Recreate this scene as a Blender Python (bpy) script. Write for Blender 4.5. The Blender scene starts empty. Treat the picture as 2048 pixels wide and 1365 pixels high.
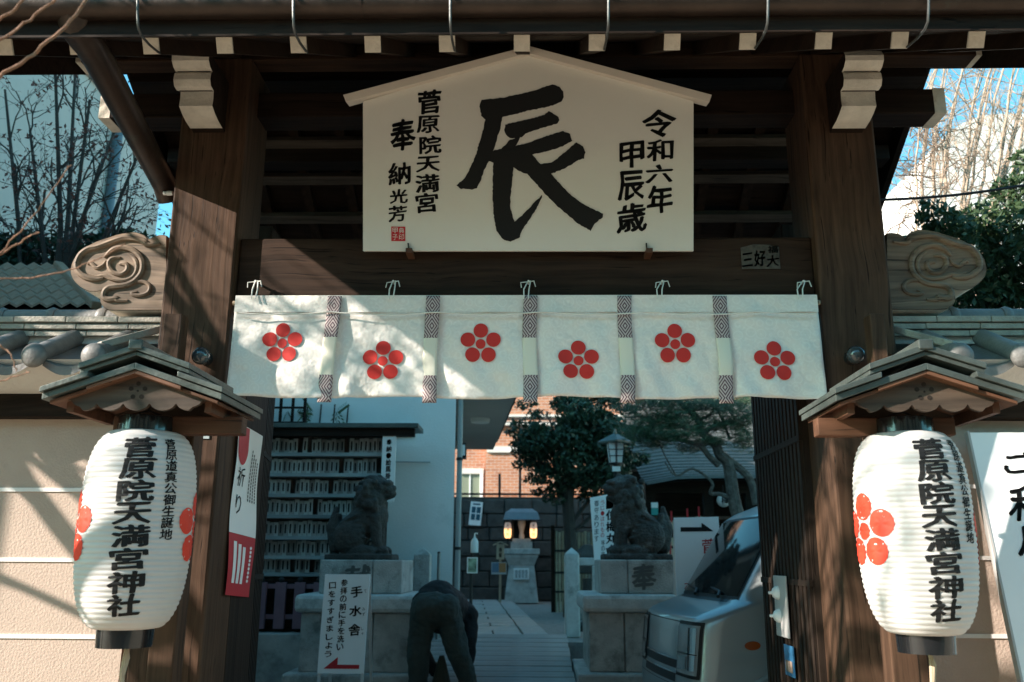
import bpy, bmesh, math, random
from mathutils import Vector, Matrix, Euler
from mathutils.geometry import tessellate_polygon
rad = math.radians
random.seed(7)
SC = bpy.context.scene
COL = SC.collection

# ------------------------------------------------------------------ camera
CAM_LOC = (0.04, -4.2, 1.55)
FPX = 1760.0                                   # focal length in pixels of the 2048 px wide photograph
YAW, PITCH, ROLL = rad(1.3), rad(14.0), rad(0.3)
def _basis():
    cy, sy, cp, sp = math.cos(YAW), math.sin(YAW), math.cos(PITCH), math.sin(PITCH)
    fw = Vector((-sy*cp, cy*cp, sp)); r = Vector((cy, sy, 0)); u = r.cross(fw)
    cr, sr = math.cos(ROLL), math.sin(ROLL)
    return cr*r+sr*u, -sr*r+cr*u, fw
CR, CU, CF = _basis()
cam_data = bpy.data.cameras.new('camera')
cam = bpy.data.objects.new('camera', cam_data); COL.objects.link(cam)
mw = Matrix((CR, CU, -CF)).transposed().to_4x4(); mw.translation = CAM_LOC
cam.matrix_world = mw
cam_data.sensor_width = 36.0; cam_data.lens = FPX/2048*36.0
cam_data.clip_start = 0.05; cam_data.clip_end = 2000
cam_data.dof.use_dof = True; cam_data.dof.focus_distance = 4.1; cam_data.dof.aperture_fstop = 2.8
SC.camera = cam

# ------------------------------------------------------------------ sky, sun, exposure
SUN_DIR = Vector((2.5, 1.0, -1.27)).normalized()       # the way the light travels
world = bpy.data.worlds.new('World'); SC.world = world; world.use_nodes = True
wn = world.node_tree.nodes; wl = world.node_tree.links
sky = wn.new('ShaderNodeTexSky'); sky.sky_type = 'NISHITA'; sky.sun_disc = False
sky.sun_elevation = math.asin(-SUN_DIR.z); sky.sun_rotation = math.atan2(-SUN_DIR.x, -SUN_DIR.y)
sky.air_density = 1.0; sky.dust_density = 0.6; sky.ozone_density = 1.0
tint = wn.new('ShaderNodeMixRGB'); tint.blend_type = 'MULTIPLY'; tint.inputs[0].default_value = 1.0
tint.inputs[2].default_value = (0.44, 0.95, 0.90, 1)
wl.new(sky.outputs[0], tint.inputs[1])
wl.new(tint.outputs[0], wn['Background'].inputs[0]); wn['Background'].inputs[1].default_value = 0.15
sd = bpy.data.lights.new('sun', 'SUN'); sd.energy = 5.0; sd.angle = rad(0.5); sd.color = (1.0, 0.89, 0.80)
sun = bpy.data.objects.new('sun', sd); COL.objects.link(sun)
sun.rotation_euler = SUN_DIR.to_track_quat('-Z', 'Y').to_euler(); sun.location = (-8, -6, 9)
SC.view_settings.view_transform = 'Standard'; SC.view_settings.look = 'None'
SC.view_settings.exposure = 1.45; SC.view_settings.gamma = 1.0; SC.view_settings.use_curve_mapping = False
try:
    SC.cycles.max_bounces = 8; SC.cycles.diffuse_bounces = 4; SC.cycles.use_denoising = True
except Exception: pass

# ------------------------------------------------------------------ measuring helpers
def ray(px, py):
    return CR*((px-1024)/FPX) - CU*((py-682.5)/FPX) + CF
def P(px, py, Y):
    "point of the place that lies at depth Y and was measured at this spot of the photograph"
    d = ray(px, py); t = (Y-CAM_LOC[1])/d.y
    return Vector(CAM_LOC) + d*t
def onplane(px, py, o, n):
    d = ray(px, py); c = Vector(CAM_LOC); t = (o-c).dot(n)/d.dot(n)
    return c + d*t

# ------------------------------------------------------------------ mesh helper
class MB:
    def __init__(s): s.v = []; s.f = []
    def add(s, vs, fs):
        b = len(s.v); s.v += [tuple(v) for v in vs]; s.f += [tuple(i+b for i in f) for f in fs]; return s
    def box(s, x0, x1, y0, y1, z0, z1):
        return s.add([(x0,y0,z0),(x1,y0,z0),(x1,y1,z0),(x0,y1,z0),(x0,y0,z1),(x1,y0,z1),(x1,y1,z1),(x0,y1,z1)],
                     [(0,3,2,1),(4,5,6,7),(0,1,5,4),(1,2,6,5),(2,3,7,6),(3,0,4,7)])
    def bar(s, a, b, w, h, up=(0,0,1)):
        "square bar from a to b, w across, h along up"
        a = Vector(a); b = Vector(b); d = (b-a).normalized(); u = Vector(up); r = d.cross(u).normalized(); u = r.cross(d)
        vs = []
        for p in (a, b):
            for sx, sz in ((-1,-1),(1,-1),(1,1),(-1,1)): vs.append(p + r*(sx*w/2) + u*(sz*h/2))
        return s.add(vs, [(0,1,2,3),(7,6,5,4),(0,4,5,1),(1,5,6,2),(2,6,7,3),(3,7,4,0)])
    def tube(s, pts, r, n=8, cap=True):
        pts = [Vector(p) for p in pts]; m = len(pts)
        rs = r if isinstance(r, (list, tuple)) else [r]*m
        vs = []; prev = None
        for i, p in enumerate(pts):
            d = (pts[min(i+1, m-1)] - pts[max(i-1, 0)])
            if d.length < 1e-9: d = Vector((0,0,1))
            d.normalize()
            if prev is None:
                a = Vector((0,0,1)) if abs(d.z) < .9 else Vector((1,0,0)); u = d.cross(a).normalized()
            else:
                u = (prev - d*prev.dot(d)); u = u.normalized() if u.length > 1e-6 else d.orthogonal().normalized()
            prev = u; w = d.cross(u)
            for k in range(n):
                t = 2*math.pi*k/n; vs.append(p + (u*math.cos(t) + w*math.sin(t))*rs[i])
        fs = [(i*n+k, i*n+(k+1)%n, (i+1)*n+(k+1)%n, (i+1)*n+k) for i in range(m-1) for k in range(n)]
        if cap: fs += [tuple(range(n-1,-1,-1)), tuple((m-1)*n+k for k in range(n))]
        return s.add(vs, fs)
    def lathe(s, prof, c=(0,0,0), n=32, cap=True, sq=None):
        vs = []
        for r, z in prof:
            for k in range(n):
                t = 2*math.pi*k/n; vs.append((c[0]+r*math.cos(t), c[1]+r*math.sin(t), c[2]+z))
        m = len(prof)
        fs = [(i*n+k, i*n+(k+1)%n, (i+1)*n+(k+1)%n, (i+1)*n+k) for i in range(m-1) for k in range(n)]
        if cap: fs += [tuple(range(n-1,-1,-1)), tuple((m-1)*n+k for k in range(n))]
        return s.add(vs, fs)
    def ell(s, c, r, rot=None, nu=14, nv=9):
        vs = []; fs = []
        for j in range(nv+1):
            ph = math.pi*j/nv
            for k in range(nu):
                t = 2*math.pi*k/nu
                v = Vector((r[0]*math.sin(ph)*math.cos(t), r[1]*math.sin(ph)*math.sin(t), r[2]*math.cos(ph)))
                if rot is not None: v = rot @ v
                vs.append(v + Vector(c))
        for j in range(nv):
            for k in range(nu): fs.append((j*nu+k, (j+1)*nu+k, (j+1)*nu+(k+1)%nu, j*nu+(k+1)%nu))
        return s.add(vs, fs)
    def prism(s, poly, frame, d0, d1):
        "poly: 2D outline; frame(u, v, w) -> point; from w=d0 to w=d1"
        n = len(poly); a = [frame(u, v, d0) for u, v in poly]; b = [frame(u, v, d1) for u, v in poly]
        tris = tessellate_polygon([[Vector((u, v, 0)) for u, v in poly]])
        fs = [tuple(t) for t in tris] + [tuple(i+n for i in reversed(t)) for t in tris]
        fs += [(i, (i+1)%n, n+(i+1)%n, n+i) for i in range(n)]
        return s.add(a+b, fs)
    def sheet(s, poly, frame):
        tris = tessellate_polygon([[Vector((u, v, 0)) for u, v in poly]])
        return s.add([frame(u, v) for u, v in poly], [tuple(t) for t in tris])
    def grid(s, nu, nv, fn):
        vs = [fn(i/nu, j/nv) for j in range(nv+1) for i in range(nu+1)]
        return s.add(vs, [(j*(nu+1)+i, j*(nu+1)+i+1, (j+1)*(nu+1)+i+1, (j+1)*(nu+1)+i) for j in range(nv) for i in range(nu)])
    def build(s, name, mat, parent=None, smooth=False, bevel=0, fix=True, angle=40):
        me = bpy.data.meshes.new(name); me.from_pydata(s.v, [], s.f)
        if fix:
            bm = bmesh.new(); bm.from_mesh(me); bmesh.ops.recalc_face_normals(bm, faces=bm.faces); bm.to_mesh(me); bm.free()
        me.update()
        return link(name, me, mat, parent, smooth, bevel, angle)
def link(name, me, mat, parent=None, smooth=False, bevel=0, angle=40):
    ob = bpy.data.objects.new(name, me); COL.objects.link(ob)
    if mat is not None and not me.materials:
        for m in (mat if isinstance(mat, (list, tuple)) else [mat]): me.materials.append(m)
    if smooth:
        me.shade_smooth()
        try: me.set_sharp_from_angle(angle=rad(angle))
        except Exception: pass
    if bevel:
        b = ob.modifiers.new('bevel', 'BEVEL'); b.width = bevel; b.segments = 2; b.limit_method = 'ANGLE'; b.angle_limit = rad(40)
    if parent is not None:
        ob.parent = parent; ob.matrix_parent_inverse = parent.matrix_world.inverted() if False else Matrix()
    return ob
def tag(o, label=None, cat=None, group=None, kind=None):
    if label: o['label'] = label
    if cat: o['category'] = cat
    if group: o['group'] = group
    if kind: o['kind'] = kind
    return o
def thing(name, label, cat, group=None):
    "an Empty at the world origin: its parts keep place coordinates"
    o = bpy.data.objects.new(name, None); COL.objects.link(o); o.empty_display_size = .1
    return tag(o, label, cat, group)
def child(name, me, mat, parent, smooth=False, bevel=0): return link(name, me, mat, parent, smooth, bevel)
def place(o, loc=(0,0,0), rz=0):
    o.location = loc; o.rotation_euler = (0,0,rz); return o
def copy_tree(o, parent=None):
    c = o.copy(); COL.objects.link(c); c.parent = parent
    for ch in list(o.children): copy_tree(ch, c)
    return c
def blend(mb, name, mat, parent, voxel=.012, smooth_it=4):
    "fuse overlapping lumps into one continuous skin"
    me = bpy.data.meshes.new(name); me.from_pydata(mb.v, [], mb.f)
    ob = bpy.data.objects.new(name, me); COL.objects.link(ob)
    m = ob.modifiers.new('r', 'REMESH'); m.mode = 'VOXEL'; m.voxel_size = voxel
    if smooth_it:
        q = ob.modifiers.new('s', 'SMOOTH'); q.iterations = smooth_it; q.factor = .5
    dg = bpy.context.evaluated_depsgraph_get(); dg.update()
    out = bpy.data.meshes.new_from_object(ob.evaluated_get(dg)); out.name = name
    bpy.data.objects.remove(ob); bpy.data.meshes.remove(me)
    out.materials.clear()
    return link(name, out, mat, parent, smooth=True, angle=180)

# ------------------------------------------------------------------ materials (all procedural)
def newmat(name):
    m = bpy.data.materials.new(name); m.use_nodes = True
    return m, m.node_tree.nodes, m.node_tree.links, m.node_tree.nodes['Principled BSDF']
def rgb(c, k=1.0): return (max(0, c[0]*k), max(0, c[1]*k), max(0, c[2]*k), 1)
def ramp(N, pts):
    r = N.new('ShaderNodeValToRGB'); e = r.color_ramp.elements
    while len(e) < len(pts): e.new(.5)
    for q, (p, c) in zip(e, pts): q.position = p; q.color = c
    return r
def basic(name, col, rough=.6, var=.15, scale=6, bump=.15, bscale=60, metal=0, spec=.4, dirt=None, coat=0):
    m, N, L, B = newmat(name)
    tc = N.new('ShaderNodeTexCoord')
    n1 = N.new('ShaderNodeTexNoise'); n1.inputs['Scale'].default_value = scale; n1.inputs['Detail'].default_value = 8
    n1.inputs['Roughness'].default_value = .65
    L.new(tc.outputs['Object'], n1.inputs['Vector'])
    r = ramp(N, [(.3, rgb(col, 1-var)), (.5, rgb(col)), (.72, rgb(col, 1+var))]); L.new(n1.outputs[0], r.inputs[0])
    out = r.outputs[0]
    if dirt:
        n3 = N.new('ShaderNodeTexNoise'); n3.inputs['Scale'].default_value = dirt[1]; n3.inputs['Detail'].default_value = 10
        n3.inputs['Roughness'].default_value = .7; L.new(tc.outputs['Object'], n3.inputs['Vector'])
        r3 = ramp(N, [(dirt[2], (0,0,0,1)), (dirt[2]+.18, (1,1,1,1))]); L.new(n3.outputs[0], r3.inputs[0])
        mx = N.new('ShaderNodeMixRGB'); L.new(r3.outputs[0], mx.inputs[0]); L.new(out, mx.inputs[1]); mx.inputs[2].default_value = rgb(dirt[0])
        out = mx.outputs[0]
    L.new(out, B.inputs['Base Color'])
    B.inputs['Roughness'].default_value = rough; B.inputs['Metallic'].default_value = metal
    B.inputs['Specular IOR Level'].default_value = spec; B.inputs['Coat Weight'].default_value = coat
    if bump:
        n2 = N.new('ShaderNodeTexNoise'); n2.inputs['Scale'].default_value = bscale; n2.inputs['Detail'].default_value = 6
        L.new(tc.outputs['Object'], n2.inputs['Vector'])
        b = N.new('ShaderNodeBump'); b.inputs['Strength'].default_value = bump; b.inputs['Distance'].default_value = .02
        L.new(n2.outputs[0], b.inputs['Height']); L.new(b.outputs[0], B.inputs['Normal'])
    return m
def wood(name, col, axis='Z', rough=.65, contrast=.45, freq=26, bump=.25, spec=.3):
    m, N, L, B = newmat(name)
    tc = N.new('ShaderNodeTexCoord'); mp = N.new('ShaderNodeMapping')
    sc = [freq]*3; sc['XYZ'.index(axis)] = .9; mp.inputs['Scale'].default_value = sc
    big = N.new('ShaderNodeTexNoise'); big.inputs['Scale'].default_value = 1.6; big.inputs['Detail'].default_value = 2
    L.new(tc.outputs['Object'], big.inputs['Vector'])
    add = N.new('ShaderNodeMixRGB'); add.blend_type = 'ADD'; add.inputs[0].default_value = .09
    L.new(tc.outputs['Object'], add.inputs[1]); L.new(big.outputs['Color'], add.inputs[2]); L.new(add.outputs[0], mp.inputs['Vector'])
    n = N.new('ShaderNodeTexNoise'); n.inputs['Scale'].default_value = 1.0; n.inputs['Detail'].default_value = 7; n.inputs['Roughness'].default_value = .6
    L.new(mp.outputs[0], n.inputs['Vector'])
    r = ramp(N, [(.28, rgb(col, 1-contrast)), (.5, rgb(col)), (.7, rgb(col, 1+contrast*.9))]); L.new(n.outputs[0], r.inputs[0])
    b2 = N.new('ShaderNodeTexNoise'); b2.inputs['Scale'].default_value = 2.3; b2.inputs['Detail'].default_value = 6; L.new(tc.outputs['Object'], b2.inputs['Vector'])
    r2 = ramp(N, [(.3, (.6,.6,.62,1)), (.7, (1.15,1.12,1.1,1))]); L.new(b2.outputs[0], r2.inputs[0])
    mx = N.new('ShaderNodeMixRGB'); mx.blend_type = 'MULTIPLY'; mx.inputs[0].default_value = .8
    L.new(r.outputs[0], mx.inputs[1]); L.new(r2.outputs[0], mx.inputs[2]); L.new(mx.outputs[0], B.inputs['Base Color'])
    mp2 = N.new('ShaderNodeMapping'); sc2 = [freq*2.2]*3; sc2['XYZ'.index(axis)] = .8; mp2.inputs['Scale'].default_value = sc2; mp2.inputs['Location'].default_value = (3.1,1.7,.6)
    L.new(add.outputs[0], mp2.inputs['Vector'])
    nc = N.new('ShaderNodeTexNoise'); nc.inputs['Scale'].default_value = 1.0; nc.inputs['Detail'].default_value = 3; L.new(mp2.outputs[0], nc.inputs['Vector'])
    rc = ramp(N, [(.30, (.25,.25,.25,1)), (.37, (1,1,1,1))]); L.new(nc.outputs[0], rc.inputs[0])
    mxc = N.new('ShaderNodeMixRGB'); mxc.blend_type = 'MULTIPLY'; mxc.inputs[0].default_value = 1.0; L.new(mx.outputs[0], mxc.inputs[1]); L.new(rc.outputs[0], mxc.inputs[2]); L.new(mxc.outputs[0], B.inputs['Base Color'])
    hm = N.new('ShaderNodeMath'); hm.operation = 'MULTIPLY'; L.new(n.outputs[0], hm.inputs[0]); L.new(rc.outputs[0], hm.inputs[1])
    B.inputs['Roughness'].default_value = rough; B.inputs['Specular IOR Level'].default_value = spec
    b = N.new('ShaderNodeBump'); b.inputs['Strength'].default_value = bump; b.inputs['Distance'].default_value = .01
    L.new(hm.outputs[0], b.inputs['Height']); L.new(b.outputs[0], B.inputs['Normal'])
    return m
def flat(name, col, rough=.6, metal=0, spec=.3, emit=None, es=0, coat=0, alpha=None):
    m, N, L, B = newmat(name)
    B.inputs['Base Color'].default_value = rgb(col); B.inputs['Roughness'].default_value = rough
    B.inputs['Metallic'].default_value = metal; B.inputs['Specular IOR Level'].default_value = spec; B.inputs['Coat Weight'].default_value = coat
    if emit: B.inputs['Emission Color'].default_value = rgb(emit); B.inputs['Emission Strength'].default_value = es
    return m
def leafmat(name, c1, c2, trans=.25):
    m, N, L, B = newmat(name)
    oi = N.new('ShaderNodeNewGeometry')
    r = ramp(N, [(0, rgb(c1)), (1, rgb(c2))]); L.new(oi.outputs['Random Per Island'], r.inputs[0])
    L.new(r.outputs[0], B.inputs['Base Color']); B.inputs['Roughness'].default_value = .45; B.inputs['Specular IOR Level'].default_value = .4
    tr = N.new('ShaderNodeBsdfTranslucent'); L.new(r.outputs[0], tr.inputs[0])
    mx = N.new('ShaderNodeMixShader'); mx.inputs[0].default_value = trans
    L.new(B.outputs[0], mx.inputs[1]); L.new(tr.outputs[0], mx.inputs[2]); L.new(mx.outputs[0], N['Material Output'].inputs[0])
    return m
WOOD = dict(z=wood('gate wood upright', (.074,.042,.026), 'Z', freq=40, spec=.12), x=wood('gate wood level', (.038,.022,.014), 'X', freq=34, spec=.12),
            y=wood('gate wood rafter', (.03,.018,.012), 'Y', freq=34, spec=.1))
WOOD_DK = wood('near black wood level', (.022,.014,.01), 'X', freq=34, spec=.1)  # darkest of the gate woods, near black
WOOD_GREY = wood('weathered carved wood', (.21,.152,.105), 'X', freq=30, contrast=.6)
WOOD_RED = wood('reddish new wood', (.11,.05,.027), 'X', freq=30, contrast=.3)
WOOD_PALE = wood('pale wood', (.5,.38,.26), 'Z', freq=30, contrast=.25)
WOOD_DOOR = wood('door wood', (.026,.018,.013), 'Z', freq=34, spec=.12)
GOFUN = basic('chalk white paint', (.62,.57,.49), .8, .18, 9, .25, 70, dirt=((.3,.26,.22), 7, .6))
GOFUN_END = basic('chalk white rafter ends', (.66,.6,.5), .8, .15, 20, .2, 90, dirt=((.42,.33,.24), 16, .58))
COPPER = basic('patina copper', (.085,.1,.09), .45, .3, 7, .12, 50, metal=.45, dirt=((.15,.18,.15), 5, .58))
GUTTER = basic('brown copper gutter', (.05,.035,.028), .42, .3, 5, .08, 40, metal=.6, dirt=((.06,.08,.07), 4, .6))
IRON = basic('galvanised iron', (.1,.1,.097), .5, .3, 30, .1, metal=.8)
BLACK_IRON = flat('black iron', (.03,.03,.03), .5, .4)
TILE = basic('smoked roof tile', (.17,.165,.155), .48, .28, 8, .15, 70, spec=.5, dirt=((.25,.21,.16), 6, .58))
TILE_EDGE = basic('weathered ridge tile', (.34,.31,.255), .6, .25, 9, .25, 80, dirt=((.16,.15,.13), 7, .56))
PLASTER = basic('beige plaster wall', (.47,.37,.30), .9, .07, 3, .22, 90, dirt=((.36,.28,.225), 2.6, .58))
PLASTER_W = basic('white lime plaster', (.66,.64,.59), .85, .08, 4, .2, 60, dirt=((.45,.43,.39), 3, .62))
WHITE_LINE = basic('white wall line', (.8,.78,.74), .7, .06, 9, .05, 60)
STONE = basic('grey granite', (.42,.41,.38), .85, .3, 5, .5, 90, dirt=((.17,.18,.16), 4.5, .5))
STONE_DK = basic('dark weathered stone', (.045,.045,.04), .85, .4, 6, .6, 60, dirt=((.1,.11,.1), 5, .62))
STONE_LT = basic('light granite', (.52,.52,.49), .85, .2, 9, .4, 120, dirt=((.24,.25,.23), 6, .53))
PAVE = basic('paving stone', (.34,.33,.31), .8, .22, 4, .35, 60, dirt=((.15,.145,.13), 3, .58))
EARTH = basic('grey compacted gravel', (.24,.24,.225), .95, .3, 14, .6, 130)
ASPHALT = basic('asphalt', (.055,.055,.055), .9, .2, 20, .4, 160)
BOUNCE_PAVE = basic('beige bounce paving', (.37,.285,.205), .9, .12, 5, .2, 70)  # warm tone chosen for the light it bounces
WHITE_WALL = basic('white render wall', (.74,.74,.71), .85, .05, 2.5, .12, 60, dirt=((.56,.57,.54), 1.6, .58))
SIGN_W = basic('white sign board', (.84,.84,.82), .55, .03, 3, .02, 60)
EMA_W = basic('large white votive panel', (.66,.63,.565), .6, .03, 1.6, .03, 60)
EMA_TRIM = basic('off white panel trim', (.62,.55,.47), .6, .05, 6, .05, 60)
INK = flat('black ink', (.012,.012,.012), .7, spec=.2)
INK_RED = flat('red ink', (.48,.03,.035), .7, spec=.2)
VERM = basic('vermilion crest', (.55,.028,.022), .75, .05, 10, .02, 60)
PAPER = None
# ------------------------------------------------------------------ lettering
_gc = {}
_tcu = bpy.data.curves.new('glyphs', 'FONT'); _tcu.resolution_u = 2; _tob = bpy.data.objects.new('glyphs', _tcu)
def glyph(ch, bold):
    k = (ch, bold)
    if k not in _gc:
        _tcu.offset = bold; _tcu.body = ch; me = _tob.to_mesh()
        v = [(q.co.x, q.co.y) for q in me.vertices]; f = [tuple(p.vertices) for p in me.polygons]; _tob.to_mesh_clear()
        if not v: v = [(0,0),(1,1)]
        x0, x1 = min(a for a,_ in v), max(a for a,_ in v); y0, y1 = min(b for _,b in v), max(b for _,b in v)
        _gc[k] = ([((a-x0)/(x1-x0 or 1), (b-y0)/(y1-y0 or 1)) for a, b in v], f)
    return _gc[k]
def char(mb, ch, x0, x1, y0, y1, fn, bold=.022, slant=.10, wob=.018):
    "one brush written character fitted to a box (y0 = top); rising strokes, uneven edges"
    v, f = glyph(ch, 0.0)
    if bold > .02:
        for k in range(6):
            t = math.pi*2*k/6+.3; _char(mb, v, f, ch, x0, x1, y0, y1, fn, slant, wob, bold*1.1*math.cos(t), bold*.7*math.sin(t))
    _char(mb, v, f, ch, x0, x1, y0, y1, fn, slant, wob, 0, 0)
def _char(mb, v, f, ch, x0, x1, y0, y1, fn, slant, wob, ox, oy):
    pts = []
    for a, b in v:
        a = a*.94+.03+ox; b = b*.94+.03+oy
        bb = b + slant*(a-.5)*(1-abs(b-.5)*.6)
        a2 = a + wob*math.sin(9*b+ord(ch)) + wob*.5*math.sin(57*a+43*b)
        b2 = bb + wob*math.sin(11*a+ord(ch)*.7) + wob*.5*math.sin(57*a+43*b)
        pts.append(fn(x0+a2*(x1-x0), y1+b2*(y0-y1)))
    mb.add(pts, f)
def column(mb, text, xc, y0, y1, w, fn, gap=.1, bold=.022, slant=.1):
    h = (y1-y0)/len(text)
    for i, ch in enumerate(text):
        if ch == ' ': continue
        char(mb, ch, xc-w/2, xc+w/2, y0+i*h+gap*h/2, y0+(i+1)*h-gap*h/2, fn, bold, slant)
def refine(mb, maxlen):
    "split long edges so that lettering can follow a curved surface"
    me = bpy.data.meshes.new('tmp'); me.from_pydata(mb.v, [], mb.f)
    bm = bmesh.new(); bm.from_mesh(me)
    bmesh.ops.triangulate(bm, faces=bm.faces)
    for _ in range(6):
        es = [e for e in bm.edges if e.calc_length() > maxlen]
        if not es: break
        bmesh.ops.subdivide_edges(bm, edges=es, cuts=1, use_grid_fill=False)
        bmesh.ops.triangulate(bm, faces=[f for f in bm.faces if len(f.verts) > 3])
    bm.verts.index_update()
    out = MB(); out.v = [tuple(v.co) for v in bm.verts]; out.f = [tuple(v.index for v in f.verts) for f in bm.faces]
    bm.free(); bpy.data.meshes.remove(me); return out
def disc(mb, c, r, n, fn):
    vs = [fn(c[0], c[1])] ; rings = 3
    for q in range(1, rings+1):
        for k in range(n):
            t = 2*math.pi*k/n; vs.append(fn(c[0]+r*q/rings*math.cos(t), c[1]+r*q/rings*math.sin(t)))
    fs = [(0, 1+k, 1+(k+1)%n) for k in range(n)]
    for q in range(rings-1):
        for k in range(n):
            a = 1+q*n; fs.append((a+k, a+n+k, a+n+(k+1)%n, a+(k+1)%n))
    mb.add(vs, fs)

# ================================================================== GROUND
m = MB(); m.add([(-400,-400,0),(400,-400,0),(400,400,0),(-400,400,0)], [(0,1,2,3)])
tag(m.build('street', ASPHALT), kind='structure')
m = MB(); m.box(-12, 12, -7.0, -.02, .004, .12)
tag(m.build('bounce_pavement', BOUNCE_PAVE), kind='structure')  # unseen forecourt, widened to bounce warm light up onto the gate
AL = rad(4.5)
def ground_z(Y):
    pts = [(0,.12),(.3,.14),(1.4,.3),(1.9,.3),(4.8,.3),(4.82,.78),(60,.8)]
    for (a, za), (b, zb) in zip(pts, pts[1:]):
        if Y <= b: return za + (zb-za)*max(0, (Y-a))/(b-a)
    return .8
ys = [-.02,.3,1.4,1.9,4.8,4.82,10,20,40]
m = MB(); m.grid(1, len(ys)-1, lambda u, v: (-14+28*u, ys[round(v*(len(ys)-1))], ground_z(ys[round(v*(len(ys)-1))]) - (.0 if v > 0 else .0)))
tag(m.build('courtyard_ground', EARTH), kind='structure')

# wooden ramp up to the stone path
ramp_o = tag(thing('wooden_ramp', 'grey plank ramp rising to the stone path behind the gate', 'ramp'))
RA, RB = Vector((-.36, 1.75, .335)), Vector((-.36, 4.92, .832))
RW = wood('ramp plank', (.29,.28,.26), 'X', freq=26, contrast=.3)
m = MB()
for sx in (-.66, .66): m.bar(RA+Vector((sx,0,-.06)), RB+Vector((sx,0,-.06)), .06, .08)
m.build('joist', RW, ramp_o)
nP = 20; step = (RB-RA)/nP
pl = MB(); pl.bar((-.75,0,0), (.75,0,0), step.length*.93, .03, up=Vector((0,-step.z,step.y)))
pm = None
for i in range(nP):
    o = pl.build('plank', RW, ramp_o, bevel=.004) if pm is None else link('plank', pm, RW, ramp_o, bevel=.004)
    pm = o.data; o.location = RA + step*(i+.5) + Vector((random.uniform(-.008,.008),0,random.uniform(-.002,.002)))

# stone path
path = MB(); path.add([(-.95,4.86,.803),(.22,4.86,.803),(-.32,12.6,.803),(-1.5,12.6,.803)], [(0,1,2,3)])
pth = tag(path.build('stone_path', STONE_DK), kind='structure')
slabm = {}
def slab(w, l):
    k = (round(w,2), round(l,2))
    if k not in slabm:
        q = MB(); q.box(-w/2, w/2, -l/2, l/2, 0, .035); slabm[k] = q
    return slabm[k]
yy = 4.9; ri = 0
while yy < 12.3:
    l = (.5, .62, .45, .7)[ri % 4]
    base = -.07*(yy-4.9)
    cols = [(-.95, -.55), (-.55, -.06), (-.06, .2)] if ri % 2 else [(-.95,-.35),(-.35,-.06),(-.06,.2)]
    for a, b in cols:
        o = slab(b-a-.02, l-.02).build('paving_slab', PAVE, pth, bevel=.006)
        o.location = ((a+b)/2+base, yy+l/2, .806+random.uniform(0,.008)); o.rotation_euler.z = AL*.9
    yy += l; ri += 1

# ================================================================== GATE
gate = thing('shrine_gate', 'dark timber shrine gate with tiled roof, two thick pillars and a wide lintel beam', 'gate')
PX = [(-1.75,-1.41), (1.415,1.755)]
for x0, x1 in PX:
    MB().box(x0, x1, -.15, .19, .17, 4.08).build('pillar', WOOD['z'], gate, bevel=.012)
    MB().box(x0-.08, x1+.08, -.23, .27, .125, .17).build('pillar_base_stone', STONE, gate, bevel=.015)
for x0, x1 in ((-1.82,-1.6),(1.6,1.82)):
    MB().box(x0, x1, 1.0, 1.22, .2, 3.6).build('rear_pillar', WOOD_DOOR, gate, bevel=.008)
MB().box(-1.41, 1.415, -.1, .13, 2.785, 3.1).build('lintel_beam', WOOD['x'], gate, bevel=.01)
# side stays and small posts beside the pillars
for s, px0, px1 in ((-1, 330, 366), (1, 1738, 1768)):
    a = P(px0, 690, -.3); b = P(px1, 690, -.3)
    MB().box(a.x, b.x, -.34, -.26, .12, P(px0, 632, -.3).z).build('side_post', WOOD['z'], gate, bevel=.005)
# roof: rafters, purlins, boards; the ridge lies between front and rear pillars
RM = .60; YR = .55
RX = [-1.807+.3015*i for i in range(-1, 14)]
ZR = 3.575+RM*(1.05+YR)                                 # rafter height at the ridge
def roof_z(Y): return ZR-RM*abs(Y-YR)
rf = MB(); rf.bar((0,-1.05,3.575), (0,YR,ZR), .062, .066); rme = None
re_ = MB(); re_.bar((0,-1.056,3.572), (0,-1.047,3.577), .0645, .0685); eme = None
rr = MB(); rr.bar((0,YR,ZR), (0,1.96,roof_z(1.96)), .062, .066); rrm = None
for x in RX:
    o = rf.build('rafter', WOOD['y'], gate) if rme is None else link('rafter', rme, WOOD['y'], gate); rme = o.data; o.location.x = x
    e = re_.build('rafter_end', GOFUN_END, o) if eme is None else link('rafter_end', eme, GOFUN_END, o); eme = e.data
    o = rr.build('rear_rafter', WOOD['y'], gate) if rrm is None else link('rear_rafter', rrm, WOOD['y'], gate); rrm = o.data; o.location.x = x
MB().box(-2.34, 2.34, -.12, .0, 4.08, 4.17).build('front_plate', WOOD['x'], gate, bevel=.006)
MB().box(-2.34, 2.34, 1.04, 1.18, 4.06, 4.16).build('rear_plate', WOOD_DK, gate, bevel=.006)
MB().box(-2.36, 2.36, YR-.07, YR+.07, ZR-.22, ZR-.035).build('ridge_beam', WOOD_DK, gate)
MB().box(-2.23, 2.17, .0, .16, 3.82, 3.96).build('tie_beam', WOOD_DK, gate, bevel=.006)
for x in (-2.34, 2.34):
    MB().box(x-.014, x+.014, -.122, .002, 4.078, 4.172).build('plate_end', GOFUN_END, gate)
for x in (-2.23, 2.17):
    MB().box(x-.03, x+.03, -.002, .162, 3.818, 3.962).build('beam_end', GOFUN_END, gate)
BATTEN = wood('batten wood', (.085,.066,.052), 'X', freq=34, spec=.15)
for Y in (.80, 1.03, 1.27, 1.55):
    z = roof_z(Y)-.06
    MB().bar((-2.05,Y,z), (2.05,Y,z), .07, .05, up=(0,RM,1)).build('ceiling_batten', BATTEN, gate, bevel=.004)
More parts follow.
